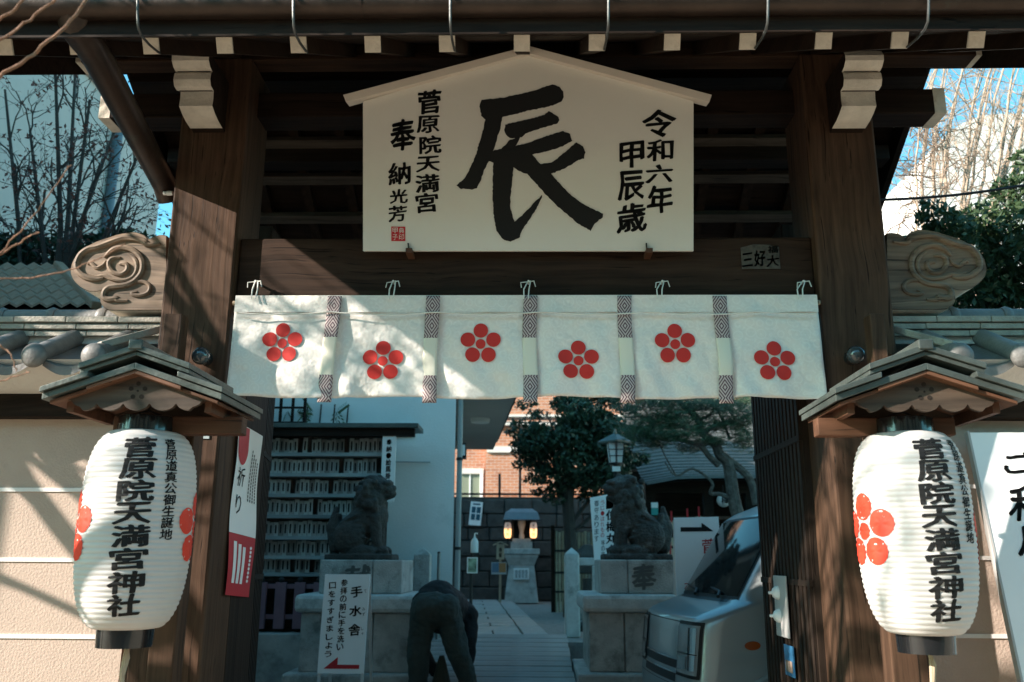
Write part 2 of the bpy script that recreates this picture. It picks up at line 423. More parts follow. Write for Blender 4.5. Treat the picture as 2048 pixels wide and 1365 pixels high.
for y1 in (-1.18, 2.02):
    vs = []
    for o_ in (.034, .15):
        vs += [(-2.46,YR,ZR+o_),(2.46,YR,ZR+o_),(2.46,y1,roof_z(y1)+o_),(-2.46,y1,roof_z(y1)+o_)]
    vs = [((-2.42 if v[0] < 0 else 2.42), v[1], v[2]) for v in vs]
    MB().add(vs, [(0,1,2,3),(4,5,6,7),(0,1,5,4),(1,2,6,5),(2,3,7,6),(3,0,4,7)]).build('roof_boarding', WOOD_DK, gate)
MB().box(-2.42, 2.42, -1.125, -1.035, 3.615, 3.69).build('eave_board', WOOD_DK, gate)
MB().box(-2.45, 2.45, YR-.12, YR+.12, ZR+.1, ZR+.3).build('roof_ridge', TILE, gate, bevel=.02)
for s in (-1, 1):                                        # barge boards with chalk white tips
    for y1, d in ((-1.16, -.018), (2.0, .018)):
        MB().bar((s*2.4, y1, roof_z(y1)-.03), (s*2.4, YR, ZR-.03), .04, .17).build('barge_board', WOOD_DK, gate)
        MB().bar((s*2.4, y1+d, roof_z(y1+d)-.03), (s*2.4, y1, roof_z(y1)-.03), .042, .174).build('barge_tip', GOFUN_END, gate)
# bracket noses at the pillar heads, painted chalk white
for s, xc in ((-1, -1.598), (1, 1.612)):
    def zz(py, Y): return P(390 if s < 0 else 1722, py, Y).z
    prof = [(-.44,104),(-.458,112),(-.455,122),(-.43,135),(-.405,143),(-.395,145),(-.41,148),(-.415,160),(-.40,173),(-.365,182),(-.34,184),(-.335,200),(-.34,213),(-.30,228),(-.25,243),(-.185,258)]
    yz = [(Y, zz(py, Y)) for Y, py in prof]
    outline = yz + [(-.1, yz[-1][1]-.01), (-.1, yz[0][1])]
    w = .08
    MB().prism(outline, lambda u, v, d: (xc+d, u, v), -w, w).build('bracket_arm', WOOD_DK, gate)
    mm = MB(); n = len(yz)
    def wd(i): return w+.002+(.008 if i < 10 else 0)
    mm.add([(xc+q*wd(i), a-.004, b) for i, (a, b) in enumerate(yz) for q in (-1, 1)], [(2*i, 2*i+1, 2*i+3, 2*i+2) for i in range(n-1)])
    mm.build('bracket_nose', GOFUN, gate, smooth=True, angle=28)
# gutter, hooks, downspout
g = MB(); g.tube([(-2.46,-1.2,3.652),(-.6,-1.2,3.65),(2.46,-1.2,3.645)], .053, 16); g.build('gutter', GUTTER, gate, smooth=True)
hk = None
for i in (2,4,6,8,10,12):
    q = MB(); q.tube([(0,-1.253,3.70),(0,-1.262,3.64),(0,-1.25,3.59),(0,-1.24,3.56),(0,-1.23,3.535),(0,-1.2,3.522),(0,-1.13,3.528),(0,-1.03,3.55)], .0052, 6)
    o = q.build('gutter_hook', IRON, gate, smooth=True) if hk is None else link('gutter_hook', hk, IRON, gate); hk = o.data; o.location.x = RX[i]+.03
    c = MB(); c.tube([(RX[i]+.25,-1.2,3.65),(RX[i]+.29,-1.2,3.65)], .0555, 16)
    if i in (4, 10): c.build('gutter_joint', GUTTER, gate, smooth=True)
d0 = P(150, 22, -1.18); d1 = P(330, 372, .02)
m = MB(); m.tube([d0+Vector((0,0,.02)), d0+Vector((.0,.03,-.05)), d0.lerp(d1,.2)+Vector((0,0,-.01)), d0.lerp(d1,.9), d1, d1+Vector((0.01,.05,-.06))], [.075,.07,.064,.06,.06,.06], 14)
m.build('downspout', GUTTER, gate, smooth=True)
ki = P(334, 387, -.02); m = MB()
m.tube([ki, ki+Vector((.03,0,0))], [.012,.012], 10); m.tube([ki+Vector((-.018,0,0)), ki+Vector((-.004,0,0))], [.01,.01], 10)
m.build('insulator', SIGN_W, gate, smooth=True)

# carved beam noses
NZ = [(1380,222),(1330,212),(1270,215),(1190,240),(1130,275),(1080,215),(960,176),(850,182),(720,205),(600,245),(470,285),(330,350),(220,430),(140,510),(98,600),(80,700),(95,780),(150,860),(235,930),(340,970),(450,972),(535,945),(505,1000),(482,1085),(505,1160),(560,1210),(650,1228),(900,1228),(1380,1228)]
def nose_map(u, v): p = P(130+u*.1465, 440+v*.1465, -.06); return (p.x, p.z)
out2 = [nose_map(u, v) for u, v in NZ]
SP1 = [(560,560),(520,620),(440,660),(390,620),(350,590),(310,610)]
SP2 = [(540,520),(620,440),(720,390),(830,385),(950,430),(1040,520),(1065,630),(1040,740),(950,840),(840,890),(700,910),(600,930),(545,985),(540,1060),(600,1090),(700,1078),(722,1100),(860,1106)]
SP3 = [(760,520),(680,520),(615,560),(605,640),(660,720),(770,745),(850,690),(850,620),(790,600),(745,610)]
SP4 = [(860,470),(940,520),(985,600),(980,700),(920,790),(800,830),(650,810),(545,770),(440,775),(330,740)]
SP5 = [(860,900),(960,850),(1080,850),(1160,910),(1140,990),(1050,1030),(950,1030),(915,1000),(985,985)]
RIM = [(1300,330),(1140,345),(1080,300),(960,260),(820,250),(690,285),(560,335),(430,380),(330,400),(240,460),(185,540),(165,640),(200,720),(300,790),(430,815),(530,800)]
NR_IN = [(1240,300),(1100,330),(960,245),(820,232),(640,270),(440,345),(300,405),(210,490),(150,610),(165,700),(230,760)]
def smoothline(pts, n=4):
    out = []
    for i in range(len(pts)-1):
        p0 = Vector(pts[max(i-1,0)]); p1 = Vector(pts[i]); p2 = Vector(pts[i+1]); p3 = Vector(pts[min(i+2,len(pts)-1)])
        for k in range(n):
            t = k/n; out.append(.5*((2*p1)+(-p0+p2)*t+(2*p0-5*p1+4*p2-p3)*t*t+(-p0+3*p1-3*p2+p3)*t**3))
    out.append(Vector(pts[-1])); return out
for s in (-1, 1):
    fl = (lambda x: x) if s < 0 else (lambda x: -x+.0)
    poly = [tuple(p) for p in smoothline(out2, 3)]
    nose = MB().prism(poly, lambda u, v, d: (fl(u), d, v), -.06, .14).build('beam_nose', WOOD_GREY, gate, bevel=.006)
    side = MB(); n = len(poly)
    idx = [i for i in range(n) if True]
    side.add([(fl(u)+ (0), y, v) for u, v in poly for y in (-.058, .142)], [(2*i, 2*i+1, 2*i+3, 2*i+2) for i in range(n-1)])
    # grow the painted edge 3 mm outwards
    cx = sum(p[0] for p in poly)/n; cz = sum(p[1] for p in poly)/n
    side.v = [(fl(cx)+(x-fl(cx))*1.012, y, cz+(z-cz)*1.014) for x, y, z in side.v]
    side.build('painted_edge', GOFUN, nose, smooth=True, angle=60)
    for name, ln, r in (('scroll', SP2, .016), ('scroll', SP3, .013), ('scroll', SP4, .012), ('scroll', SP1, .011), ('scroll', SP5, .011), ('rim', RIM, .017)):
        pts = [nose_map(*p) for p in smoothline(ln, 4)]
        q = MB(); nn = len(pts)
        q.tube([(fl(a), -.061, b) for a, b in pts], [r*(.45+.55*min(1, i/6, (nn-1-i)/6)) for i in range(nn)], 8)
        q.build(name, WOOD_GREY, nose, smooth=True)

# doors, opened inwards
def door(a, b, name, n, mat):
    a = Vector(a); b = Vector(b); d = (b-a).normalized(); nrm = Vector((d.y, -d.x, 0))
    if nrm.x * (1 if a.x < 0 else -1) < 0: nrm = -nrm
    zb, zt = .32, 2.76
    o = MB().bar((a.x,a.y,(zb+zt)/2), (b.x,b.y,(zb+zt)/2), .045, zt-zb).build(name, mat, gate)
    L = (b-a).length; bw = L/n
    for i in range(n):
        c = a + d*(bw*(i+.5)) + nrm*.03
        MB().bar((c.x-d.x*bw*.3, c.y-d.y*bw*.3, (zb+zt)/2), (c.x+d.x*bw*.3, c.y+d.y*bw*.3, (zb+zt)/2), .016, zt-zb-.02).build('batten', mat, o)
    for z in (.75, 1.45, 2.15):
        MB().bar((a.x+nrm.x*.03, a.y+nrm.y*.03, z), (b.x+nrm.x*.03, b.y+nrm.y*.03, z), .024, .03).build('rail', mat, o)
    return o
MB().box(-1.47, -1.412, .192, .56, .3, 2.78).build('door_jamb', WOOD_DOOR, gate, bevel=.004)
door((-1.5,.58,0), (-1.63,1.3,0), 'door_leaf', 10, WOOD_DOOR)
rd = door((1.41,.19,0), (1.415,1.13,0), 'door_leaf', 14, WOOD_DOOR)
a = P(1548, 1152, .62); b = P(1570, 1276, .62)
MB().box(1.352, 1.362, .55, .78, b.z, a.z).build('bolt_plate', flat('pale steel plate', (.5,.49,.47), .5, .2), rd, bevel=.003)
for py in (1186, 1232):
    z = P(1540, py, .78).z
    MB().lathe([(.036,0),(.034,.012),(.024,.026),(.008,.034),(.008,.05),(.002,.052)], n=16).build('door_stud', SIGN_W, rd, smooth=True)
    o = COL.objects[-1] if False else rd.children[-1]
for o, py in zip([c for c in rd.children if c.name.startswith('door_stud')], (1186, 1232)):
    o.location = (1.352, .7, P(1540, py, .7).z); o.rotation_euler = (0, -math.pi/2, 0)
SA, SB = P(1541, 1290, .60), P(1567, 1352, .60)
MB().box(1.354, 1.3595, .50, .66, SB.z, SA.z).build('blue_sticker', flat('blue sticker', (.03,.13,.25), .4), rd)
MB().box(1.351, 1.3525, .52, .64, SB.z+.02, (SA.z+SB.z)/2).build('sticker_picture', basic('sticker picture', (.3,.22,.17), .5, .6, 30, 0), rd)
# round pillar lamps
for nm, px, py in (('left', 402, 712), ('right', 1712, 710)):
    c = P(px, py, -.22); l = thing('globe_lamp', 'small dark glass globe lamp on the sunlit gate pillar' if nm == 'left' else 'small dark glass globe lamp on the shaded gate pillar', 'lamp')
    MB().ell(c, (.043,.043,.043), None, 20, 12).build('globe', flat('smoky glass', (.05,.06,.065), .08, spec=.6, coat=.5), l, smooth=True)
    MB().tube([c+Vector((0,.03,.0)), c+Vector((0,.075,.0))], [.03,.034], 14).build('socket', BLACK_IRON, l, smooth=True)
# stickers on the left pillar
for px, py, w, h, col, lab in ((388,866,.028,.036,(.42,.27,.2),'small round reddish paper charm on the gate pillar'), (411,866,.04,.056,(.3,.36,.36),'small pale blue paper sticker on the gate pillar')):
    c = P(px, py, -.152); q = MB()
    if w < .03: q.tube([c, c+Vector((0,-.003,0))], [w/2+.004]*2, 20)
    else: q.box(c.x-w/2, c.x+w/2, c.y-.003, c.y, c.z-h/2, c.z+h/2)
    tag(q.build('paper_sticker', basic('sticker '+lab[6:11], col, .6, .3, 40, 0)), lab, 'sticker')
# worn paper slip on the lintel
a = P(1481, 490, -.103); b = P(1561, 538, -.103)
slip = thing('paper_slip', 'worn grey paper slip with brush writing pasted on the lintel beam', 'paper slip')
MB().prism([(a.x,b.z),(b.x,b.z),(b.x,a.z-.012),((a.x+b.x)/2+.03,a.z),((a.x+b.x)/2-.03,a.z+.002),(a.x,a.z-.015)], lambda u,v,d: (u,d,v), -.1035, -.101).build('paper', basic('worn paper', (.075,.066,.054), .8, .5, 22, 0), slip)
m = MB(); f2 = lambda x, y: (P(x,y,-.104).x, -.1052, P(x,y,-.104).z)
char(m, '三', 1484, 1506, 506, 534, f2); char(m, '好', 1508, 1531, 500, 534, f2); char(m, '大', 1533, 1558, 510, 534, f2); char(m, '福', 1535, 1556, 492, 507, f2)
m.build('brush_writing', INK, slip, fix=False)
# ================================================================== LARGE VOTIVE BOARD
ema = thing('votive_board', 'large white house-shaped zodiac board with black brush character above the lintel', 'sign board')
TL = rad(14.0); EN = Vector((0, -math.cos(TL), -math.sin(TL)))          # leans forward at the top
EO = P(1056, 503, -.16)
def E(px, py, d=0.0):
    p = onplane(px, py, EO, EN); return p + EN*d
def Ef(d): return lambda x, y: E(x, y, d)
pent = [(726,503),(1387,503),(1387,203),(1056,108),(726,203)]
MB().prism(pent, lambda u, v, d: E(u, v, d), -.03, .004).build('panel', EMA_W, ema, bevel=.003)
for a, b in (([(690,195),(1057,98),(1056,113),(696,210)], 'L'), ([(1057,98),(1420,195),(1415,210),(1056,113)], 'R')):
    MB().prism(a, lambda u, v, d: E(u, v, d), -.035, .045).build('roof_strip', EMA_TRIM, ema, bevel=.002)
Z5 = lambda x, y: (900+x*.2564, 150+y*.2564)
K1 = [(228,250),(245,200),(300,192),(420,180),(560,150),(680,120),(795,76),(850,95),(880,130),(886,175),(875,210),(800,243),(720,262),(600,285),(500,312),(408,333),(395,420),(370,490),(345,580),(320,640),(295,690),(265,750),(240,830),(210,885),(170,900),(120,890),(85,893),(52,865),(115,810),(150,750),(200,630),(240,500),(265,410),(275,355),(245,320)]
K2 = [(425,430),(432,392),(500,375),(640,345),(735,315),(770,285),(845,330),(853,360),(840,382),(760,405),(660,435),(590,462),(560,490),(500,495),(465,498),(435,470)]
K3 = [(335,595),(400,580),(470,510),(550,485),(512,557),(620,530),(740,485),(880,442),(938,462),(952,520),(880,560),(760,600),(645,625),(705,700),(790,690),(880,620),(985,530),(1040,560),(1055,610),(1045,655),(1000,668),(900,730),(790,775),(880,880),(960,955),(1040,1010),(1140,1060),(1195,1085),(1190,1115),(1130,1160),(1098,1220),(1000,1165),(910,1090),(815,1005),(740,930),(680,860),(600,775),(540,755),(495,725),(485,850),(470,960),(470,1040),(505,1150),(560,1100),(630,1030),(715,940),(720,955),(660,1070),(600,1160),(555,1225),(545,1270),(470,1305),(410,1285),(365,1220),(345,1130),(332,950),(338,690),(300,675)]
def brush(poly, jit=3.5, seed=1):
    r = random.Random(seed); out = []
    for i in range(len(poly)):
        a = Vector(poly[i]); b = Vector(poly[(i+1) % len(poly)]); n = max(1, int((b-a).length/14))
        for k in range(n):
            p = a.lerp(b, k/n); out.append((p.x+r.uniform(-jit,jit), p.y+r.uniform(-jit,jit)))
    return out
m = MB()
for i, k in enumerate((K1, K2, K3)):
    m.sheet([Z5(*p) for p in brush(k, 3, i)], Ef(.0062+.0004*i))
m.build('great_character', INK, ema, fix=False)
for grp in ((('令',1282,1351,219,277),('和',1293,1347,280,323),('六',1291,1346,330,367),('年',1294,1346,371,427)),(('甲',1238,1288,284,338),('辰',1235,1288,342,402),('歳',1233,1293,407,466)),
        (('菅',836,883,181,229),('原',833,879,232,267),('院',838,883,272,309),('天',833,881,313,345),('満',830,879,349,386),('宮',831,876,386,427)),(('奉',780,831,239,304),),(('納',777,821,325,371),),(('光',780,816,379,408),('芳',777,814,412,444))):
    m = MB()
    for ch, x0, x1, y0, y1 in grp: char(m, ch, x0, x1, y0, y1, Ef(.0062), bold=.03, slant=.13)
    m.build('writing_column', INK, ema, fix=False)
m = MB(); m.sheet([(783,454),(811,454),(811,483),(783,483)], Ef(.0062)); sl = m.build('red_seal', INK_RED, ema, fix=False)
m = MB()
for ch, x0, x1, y0, y1 in (('甲',785,796,456,468),('子',785,796,469,481),('典',798,809,456,468),('印',798,809,469,481)): char(m, ch, x0, x1, y0, y1, Ef(.0075), bold=.012, slant=0)
m.build('seal_marks', EMA_W, sl, fix=False)
for px in (821, 1296):
    c = P(px, 509, -.14); MB().box(c.x-.016, c.x+.016, -.2, -.1, c.z-.014, c.z+.012).build('peg', WOOD_RED, ema, bevel=.003)
    q = E(px-3, 505, .008); MB().tube([q, E(px-4, 487, .012)], .004, 6).build('nail', BLACK_IRON, ema)

# ================================================================== NOREN CURTAIN
noren = thing('shrine_curtain', 'white brocade curtain with six red plum crests hung below the lintel', 'curtain')
NX0, NX1, NZT, NZB = -1.38, 1.392, 2.778, 2.283
SEAM = [P(px, 690, -.2).x for px in (663, 862, 1060, 1252, 1447)]
def cloth(x, z):
    h = (NZT-z)/(NZT-NZB)
    y = -.175
    y -= .014*h*math.sin(x*5.1+.6) + .013*h*h*math.sin(x*13+1) + .005*math.sin(x*31+z*9)*h + .004*math.sin(x*19-z*22)*h + .003*math.sin(x*47+z*31)*h
    y -= .014*h*math.exp(-((x+1.30)/.09)**2) - .01*math.exp(-((x+1.2)/.03)**2)*h
    for i, q in enumerate(SEAM): y += .02*h*math.exp(-((x-q-.03)/.035)**2)
    return y
def clothpt(x, z, d=0):
    e = .008*((x-NX0)/(NX1-NX0)-.5)*((NZT-z)/(NZT-NZB))
    dz = .006*math.sin(x*8)*((NZT-z)/(NZT-NZB))**2
    return (x+e, cloth(x, z)-d, z+dz)
mt, N, L, B = newmat('white brocade')
tc = N.new('ShaderNodeTexCoord'); vo = N.new('ShaderNodeTexVoronoi'); vo.inputs['Scale'].default_value = 19; vo.inputs['Randomness'].default_value = .35
L.new(tc.outputs['Object'], vo.inputs['Vector'])
wv = N.new('ShaderNodeMath'); wv.operation = 'SINE'; mu = N.new('ShaderNodeMath'); mu.operation = 'MULTIPLY'; mu.inputs[1].default_value = 26
L.new(vo.outputs['Distance'], mu.inputs[0]); L.new(mu.outputs[0], wv.inputs[0])
cr_ = ramp(N, [(.3, (.75,.705,.645,1)), (.7, (.785,.745,.685,1))]); L.new(wv.outputs[0], cr_.inputs[0]); L.new(cr_.outputs[0], B.inputs['Base Color'])
B.inputs['Roughness'].default_value = .75; B.inputs['Specular IOR Level'].default_value = .25
nn = N.new('ShaderNodeTexNoise'); nn.inputs['Scale'].default_value = 9; nn.inputs['Detail'].default_value = 3; L.new(tc.outputs['Object'], nn.inputs['Vector'])
bp = N.new('ShaderNodeBump'); bp.inputs['Strength'].default_value = .7; bp.inputs['Distance'].default_value = .03; L.new(nn.outputs[0], bp.inputs['Height']); L.new(bp.outputs[0], B.inputs['Normal'])
BROCADE = mt
edges = [NX0]+SEAM+[NX1]
for a, b in zip(edges, edges[1:]):
    q = MB(); q.grid(36, 30, lambda u, v: clothpt(a+(b-a)*u, NZT+(NZB-NZT)*v))
    o = q.build('cloth_panel', BROCADE, noren, smooth=True, fix=False)
    sm = o.modifiers.new('t', 'SOLIDIFY'); sm.thickness = .003; sm.offset = 1
q = MB(); q.grid(120, 4, lambda u, v: Vector(clothpt(NX0+(NX1-NX0)*u, NZT-.085*v, .006+.003*math.sin(u*60)*v)))
q.build('rod_sleeve', BROCADE, noren, smooth=True, fix=False)
MB().tube([(NX0-.02,-.150,NZT-.03),(NX1+.02,-.150,NZT-.03)], .012, 10).build('hanging_rod', WOOD_PALE, noren, smooth=True)
# woven bands over the seams
mt, N, L, B = newmat('woven diamond band')
tc = N.new('ShaderNodeTexCoord'); sp = N.new('ShaderNodeSeparateXYZ'); L.new(tc.outputs['Object'], sp.inputs[0])
def mth(op, a, b=None):
    n = N.new('ShaderNodeMath'); n.operation = op
    for i, q in enumerate((a, b)):
        if q is None: continue
        if isinstance(q, (int, float)): n.inputs[i].default_value = q
        else: L.new(q, n.inputs[i])
    return n.outputs[0]
fx = mth('DIVIDE', mth('ABSOLUTE', sp.outputs[0]), .033)
fz = mth('MULTIPLY', mth('ABSOLUTE', mth('SUBTRACT', mth('FRACT', mth('DIVIDE', sp.outputs[2], .098)), .5)), 2.0)
st = mth('FRACT', mth('MULTIPLY', mth('ADD', fx, fz), 2.5))
isd = mth('GREATER_THAN', st, .52)
zt = mth('GREATER_THAN', sp.outputs[2], -.205); zb_ = mth('LESS_THAN', sp.outputs[2], -.385)
mask = mth('MAXIMUM', zt, zb_)
c1 = N.new('ShaderNodeMixRGB'); L.new(isd, c1.inputs[0]); c1.inputs[1].default_value = (.5,.42,.4,1); c1.inputs[2].default_value = (.1,.05,.065,1)
c2 = N.new('ShaderNodeMixRGB'); L.new(mask, c2.inputs[0]); c2.inputs[1].default_value = (.72,.68,.56,1); L.new(c1.outputs[0], c2.inputs[2])
L.new(c2.outputs[0], B.inputs['Base Color']); B.inputs['Roughness'].default_value = .8
BAND = mt
for i, x in enumerate(SEAM):
    q = MB(); sh = (-.022, -.006, 0, .004, .008)[i]
    q.grid(6, 26, lambda u, v: (-.033+.066*u + sh*v + .003*math.sin(v*7+i), cloth(x+.0, NZT-.5*v)-.014-.006*math.sin(v*5+i)-.008*v*(1-(2*u-1)**2), -.515*v))
    o = q.build('woven_band', BAND, noren, smooth=True, fix=False); o.location = (x, 0, NZT-.006)
    s_ = o.modifiers.new('t', 'SOLIDIFY'); s_.thickness = .004; s_.offset = 1
q = MB(); q.tube([(NX0+.03+(NX1-NX0-.06)*i/80, cloth(NX0+.03+(NX1-NX0-.06)*i/80, NZT-.09)-.026, NZT-.088-.014*abs(math.sin(i/80*math.pi*5.4+.4))) for i in range(81)], .0032, 6)
q.build('cord', flat('white cord', (.72,.7,.64), .8), noren, smooth=True)
CORD = bpy.data.materials['white cord']
for i, px in enumerate((508, 783, 1053, 1320, 1602)):
    c = P(px, 590, -.2); r = random.Random(i); t_ = P(px+4, 564, -.13); q = MB()
    q.tube([c+Vector((-.012,.0,-.02)), c+Vector((-.013,.01,.03)), t_+Vector((-.004,0,.0)), t_+Vector((.01,0,.004)), c+Vector((.012,.01,.03)), c+Vector((.008,0,-.02))], .0032, 6)
    q.tube([t_, t_+Vector((-.028-.01*r.random(),-.012,-.008)), t_+Vector((-.034,-.014,-.034))], .0028, 6)
    q.tube([t_, t_+Vector((.026,-.012,.0)), t_+Vector((.034,-.014,-.03))], .0028, 6)
    q.tube([t_+Vector((0,.03,0)), t_+Vector((0,-.012,0))], .006, 6)
    q.build('tie_string', CORD, noren, smooth=True)
def crest(mb, c, R, dist, rc, fn, rot=0, n=28):
    for k in range(5):
        t = math.pi/2 + rot + 2*math.pi*k/5; disc(mb, (c[0]+dist*math.cos(t), c[1]+dist*math.sin(t)), R, n, fn)
    disc(mb, c, rc, n, fn)
for px, py in ((564,686),(765,722),(961,686),(1157,722),(1351,687),(1550,723)):
    c = P(px, py, -.19); q = MB()
    crest(q, (c.x, c.z), .0345, .0635, .0232, lambda x, z: clothpt(x, z, .0055))
    q.build('plum_crest', VERM, noren, smooth=True, fix=False)

# ================================================================== PAPER LANTERNS
mt, N, L, B = newmat('lantern paper')
tc = N.new('ShaderNodeTexCoord'); nz = N.new('ShaderNodeTexNoise'); nz.inputs['Scale'].default_value = 5; nz.inputs['Detail'].default_value = 6; L.new(tc.outputs['Object'], nz.inputs['Vector'])
r_ = ramp(N, [(.3, (.55,.525,.5,1)), (.7, (.64,.62,.6,1))]); L.new(nz.outputs[0], r_.inputs[0]); L.new(r_.outputs[0], B.inputs['Base Color']); B.inputs['Roughness'].default_value = .6; B.inputs['Specular IOR Level'].default_value = .25
tr = N.new('ShaderNodeBsdfTranslucent'); tr.inputs[0].default_value = (.8,.74,.68,1); mx = N.new('ShaderNodeMixShader'); mx.inputs[0].default_value = .22
L.new(B.outputs[0], mx.inputs[1]); L.new(tr.outputs[0], mx.inputs[2]); L.new(mx.outputs[0], N['Material Output'].inputs[0])
PAPER = mt
LACQ = flat('black lacquer', (.012,.012,.013), .18, spec=.5, coat=.6)
VERM_L = flat('lantern vermilion', (.68,.045,.02), .6)
LZ0, LZ1, LR = 1.30, 2.022, .202
NRIB = 38
def lrad(z):
    t = (z-LZ0)/(LZ1-LZ0); t = min(1, max(0, t)); k = abs(2*t-1)
    r = .104 + (LR-.104)*max(0, 1-k**3.4)**(1/2.2)
    if t < .5: r *= 1-.07*(1-2*t)**1.6
    return r + .0035*abs(math.sin(math.pi*t*NRIB)) - .002
def lantern(cx, cy, rz, label):
    t = thing('paper_lantern', label, 'paper lantern', 'paper lanterns at the gate'); place(t, (cx, cy, 0), rz)
    q = MB(); nz_ = NRIB*5
    q.lathe([(lrad(LZ0+(LZ1-LZ0)*i/nz_), LZ0+(LZ1-LZ0)*i/nz_) for i in range(nz_+1)], n=72, cap=False)
    body = q.build('paper_body', PAPER, t, smooth=True, angle=180)
    def wrap(ang0, d=.0022):
        return lambda x, y, *a: (math.sin(ang0 + x/LR)*(lrad(y)+d), -math.cos(ang0 + x/LR)*(lrad(y)+d), y)
    def letter(name, text, ang, z0, z1, w, bold):
        q = MB(); column(q, text, 0, z0, z1, w, lambda x, y: (x, y, 0), gap=.02, bold=bold, slant=.13)
        q = refine(q, .012); fn = wrap(rad(ang)); q.v = [fn(x, y) for x, y, _ in q.v]
        q.build(name, INK, t, smooth=True, fix=False)
    letter('large_lettering', '菅原院天満宮神社', -3, 1.985, 1.35, .128, .036)
    letter('small_lettering', '菅原道真公御生誕地', 32, 1.985, 1.615, .05, .026)
    for s in (-1, 1):
        q = MB(); fn = wrap(rad(84*s)); crest(q, (0, 1.66), .049, .088, .031, fn, n=24); q.build('plum_crest', VERM_L, t, smooth=True, fix=False)
    MB().lathe([(.102,LZ1-.006),(.107,LZ1),(.105,LZ1+.055),(.100,LZ1+.058),(.09,LZ1+.05),(.09,LZ1)], n=40, cap=False).build('top_ring', LACQ, t, smooth=True)
    MB().lathe([(.09,LZ0-.06),(.097,LZ0-.062),(.1,LZ0+.006),(.09,LZ0+.006)], n=40).build('bottom_ring', LACQ, t, smooth=True)
    q = MB()
    q.tube([(-.1,0,LZ1+.05),(0,0,LZ1+.085),(.1,0,LZ1+.05)], .004, 6); q.tube([(0,0,LZ1+.08),(0,0,LZ1+.14)], .004, 6)
    q.build('hanger', BLACK_IRON, t)
    q = MB(); q.tube([(.01,0,LZ0-.06),(.012,-.01,LZ0-.1),(.004,-.012,LZ0-.16),(.015,-.01,LZ0-.25)], [.006,.013,.010,.004], 8); q.build('tassel_cord', WOOD_PALE, t, smooth=True)
    return t
LX, LY = -1.445, -.85
RXc, RYc = 1.452, -.85
lantern(LX, LY, rad(22), 'white paper lantern with lettering facing straight out, beside the red and white poster')
lantern(RXc, RYc, rad(6), 'white paper lantern turned to show its whole red plum crest, by the leaning sign')

# ------------------------------------------------------------------ little roofs over the lanterns
def lantern_roof(cx, zr, rz, yf, label):
    t = thing('lantern_shelter', label, 'lantern roof', 'small roofs over the lanterns'); place(t, (cx, LY, 0), rz)
    S = .345; D0, D1 = -.24, .25
    def slab2(x0, x1, top, th, y0, y1, name, mat):
        for s in (-1, 1):
            q = MB(); vs = []
            for y in (y0, y1):
                for x, o in ((x0, 0), (x1, 0), (x1, -th), (x0, -th)): vs.append((s*x, y, zr+top-S*x+o))
            q.add(vs, [(0,1,2,3),(7,6,5,4),(0,4,5,1),(1,5,6,2),(2,6,7,3),(3,7,4,0)]); q.build(name, mat, t, bevel=.002)
    slab2(0, .205, 0, .022, D0, D1, 'upper_roof_sheet', COPPER)
    slab2(.0, .202, -.024, .016, D0+.012, D1-.012, 'upper_fascia', COPPER)
    slab2(.165, .335, -.045, .020, D0-.004, D1+.004, 'lower_roof_sheet', COPPER)
    slab2(.0, .33, -.068, .024, D0+.01, D1-.01, 'lower_fascia', COPPER)
    slab2(.0, .175, -.094, .014, D0+.016, D1-.016, 'barge_step', WOOD_RED)
    slab2(.0, .31, -.0985, .012, D0+.03, D1-.03, 'soffit_board', WOOD_RED)
    MB().box(-.026, .026, D0-.006, D1+.006, zr-.02, zr+.016).build('ridge_cap', COPPER, t, bevel=.004)
    # scalloped gable board with a plum of drilled holes
    W2 = .245; zb = zr-.212; n = 5; pts = []
    for i in range(n):
        for k in range(9):
            a = math.pi*k/8; x = -W2 + 2*W2*(i+k/8)/n
            pts.append((x, zb - .026*math.sin(a)**.6 + (.012 if i in (0, n-1) and ((i == 0 and k < 4) or (i == n-1 and k > 4)) else 0)))
    top = [(W2+.02, zr-.11-S*(W2+.02)*.98), (0, zr-.104), (-W2-.02, zr-.11-S*(W2+.02)*.98)]
    for yv, nm in ((D0+.055, 'gable_board'), (D1-.075, 'rear_gable_board')):
        o = MB().prism(pts+top, lambda u, v, d: (u, yv+d, v), 0, .02).build(nm, WOOD_GABLE, t)
        if nm == 'gable_board':
            hc = zr-.165
            for k in range(5):
                a = math.pi/2+2*math.pi*k/5
                MB().tube([(.027*math.cos(a), yv-.0015, hc+.027*math.sin(a)), (.027*math.cos(a), yv+.01, hc+.027*math.sin(a))], .0085, 12).build('drilled_hole', HOLE, o)
            MB().tube([(0, yv-.0015, hc), (0, yv+.01, hc)], .004, 10).build('drilled_hole', HOLE, o)
    MB().box(-.16, .34, -.015, .05, zr-.30, zr-.232).build('cross_beam', WOOD_RED, t, bevel=.004) if cx < 0 else MB().box(-.34, .17, -.015, .05, zr-.30, zr-.232).build('cross_beam', WOOD_RED, t, bevel=.004)
    MB().box(-.27, -.245, D0+.08, D1-.08, zr-.24, zr-.2).build('eave_plate', WOOD_RED, t); MB().box(.245, .27, D0+.08, D1-.08, zr-.24, zr-.2).build('eave_plate', WOOD_RED, t)
    MB().box(-.052, .052, .262, .37, .12, zr-.12).build('post', WOOD['z'], t, bevel=.006)
    MB().box(-.02, .02, .05, .31, zr-.29, zr-.235).build('arm', WOOD_RED, t)
    MB().box(-.045, .045, -.05, .262, .98, 1.06).build('foot_rail', WOOD_GREY, t, bevel=.006)
    return t
WOOD_GABLE = wood('grey gable board', (.062,.043,.03), 'X', freq=30, contrast=.5)
HOLE = flat('drilled dark', (.02,.014,.01), .9)
lantern_roof(-1.412, 2.315, 0, -1.1, 'small patinated gable roof above the lantern beside the red and white poster')
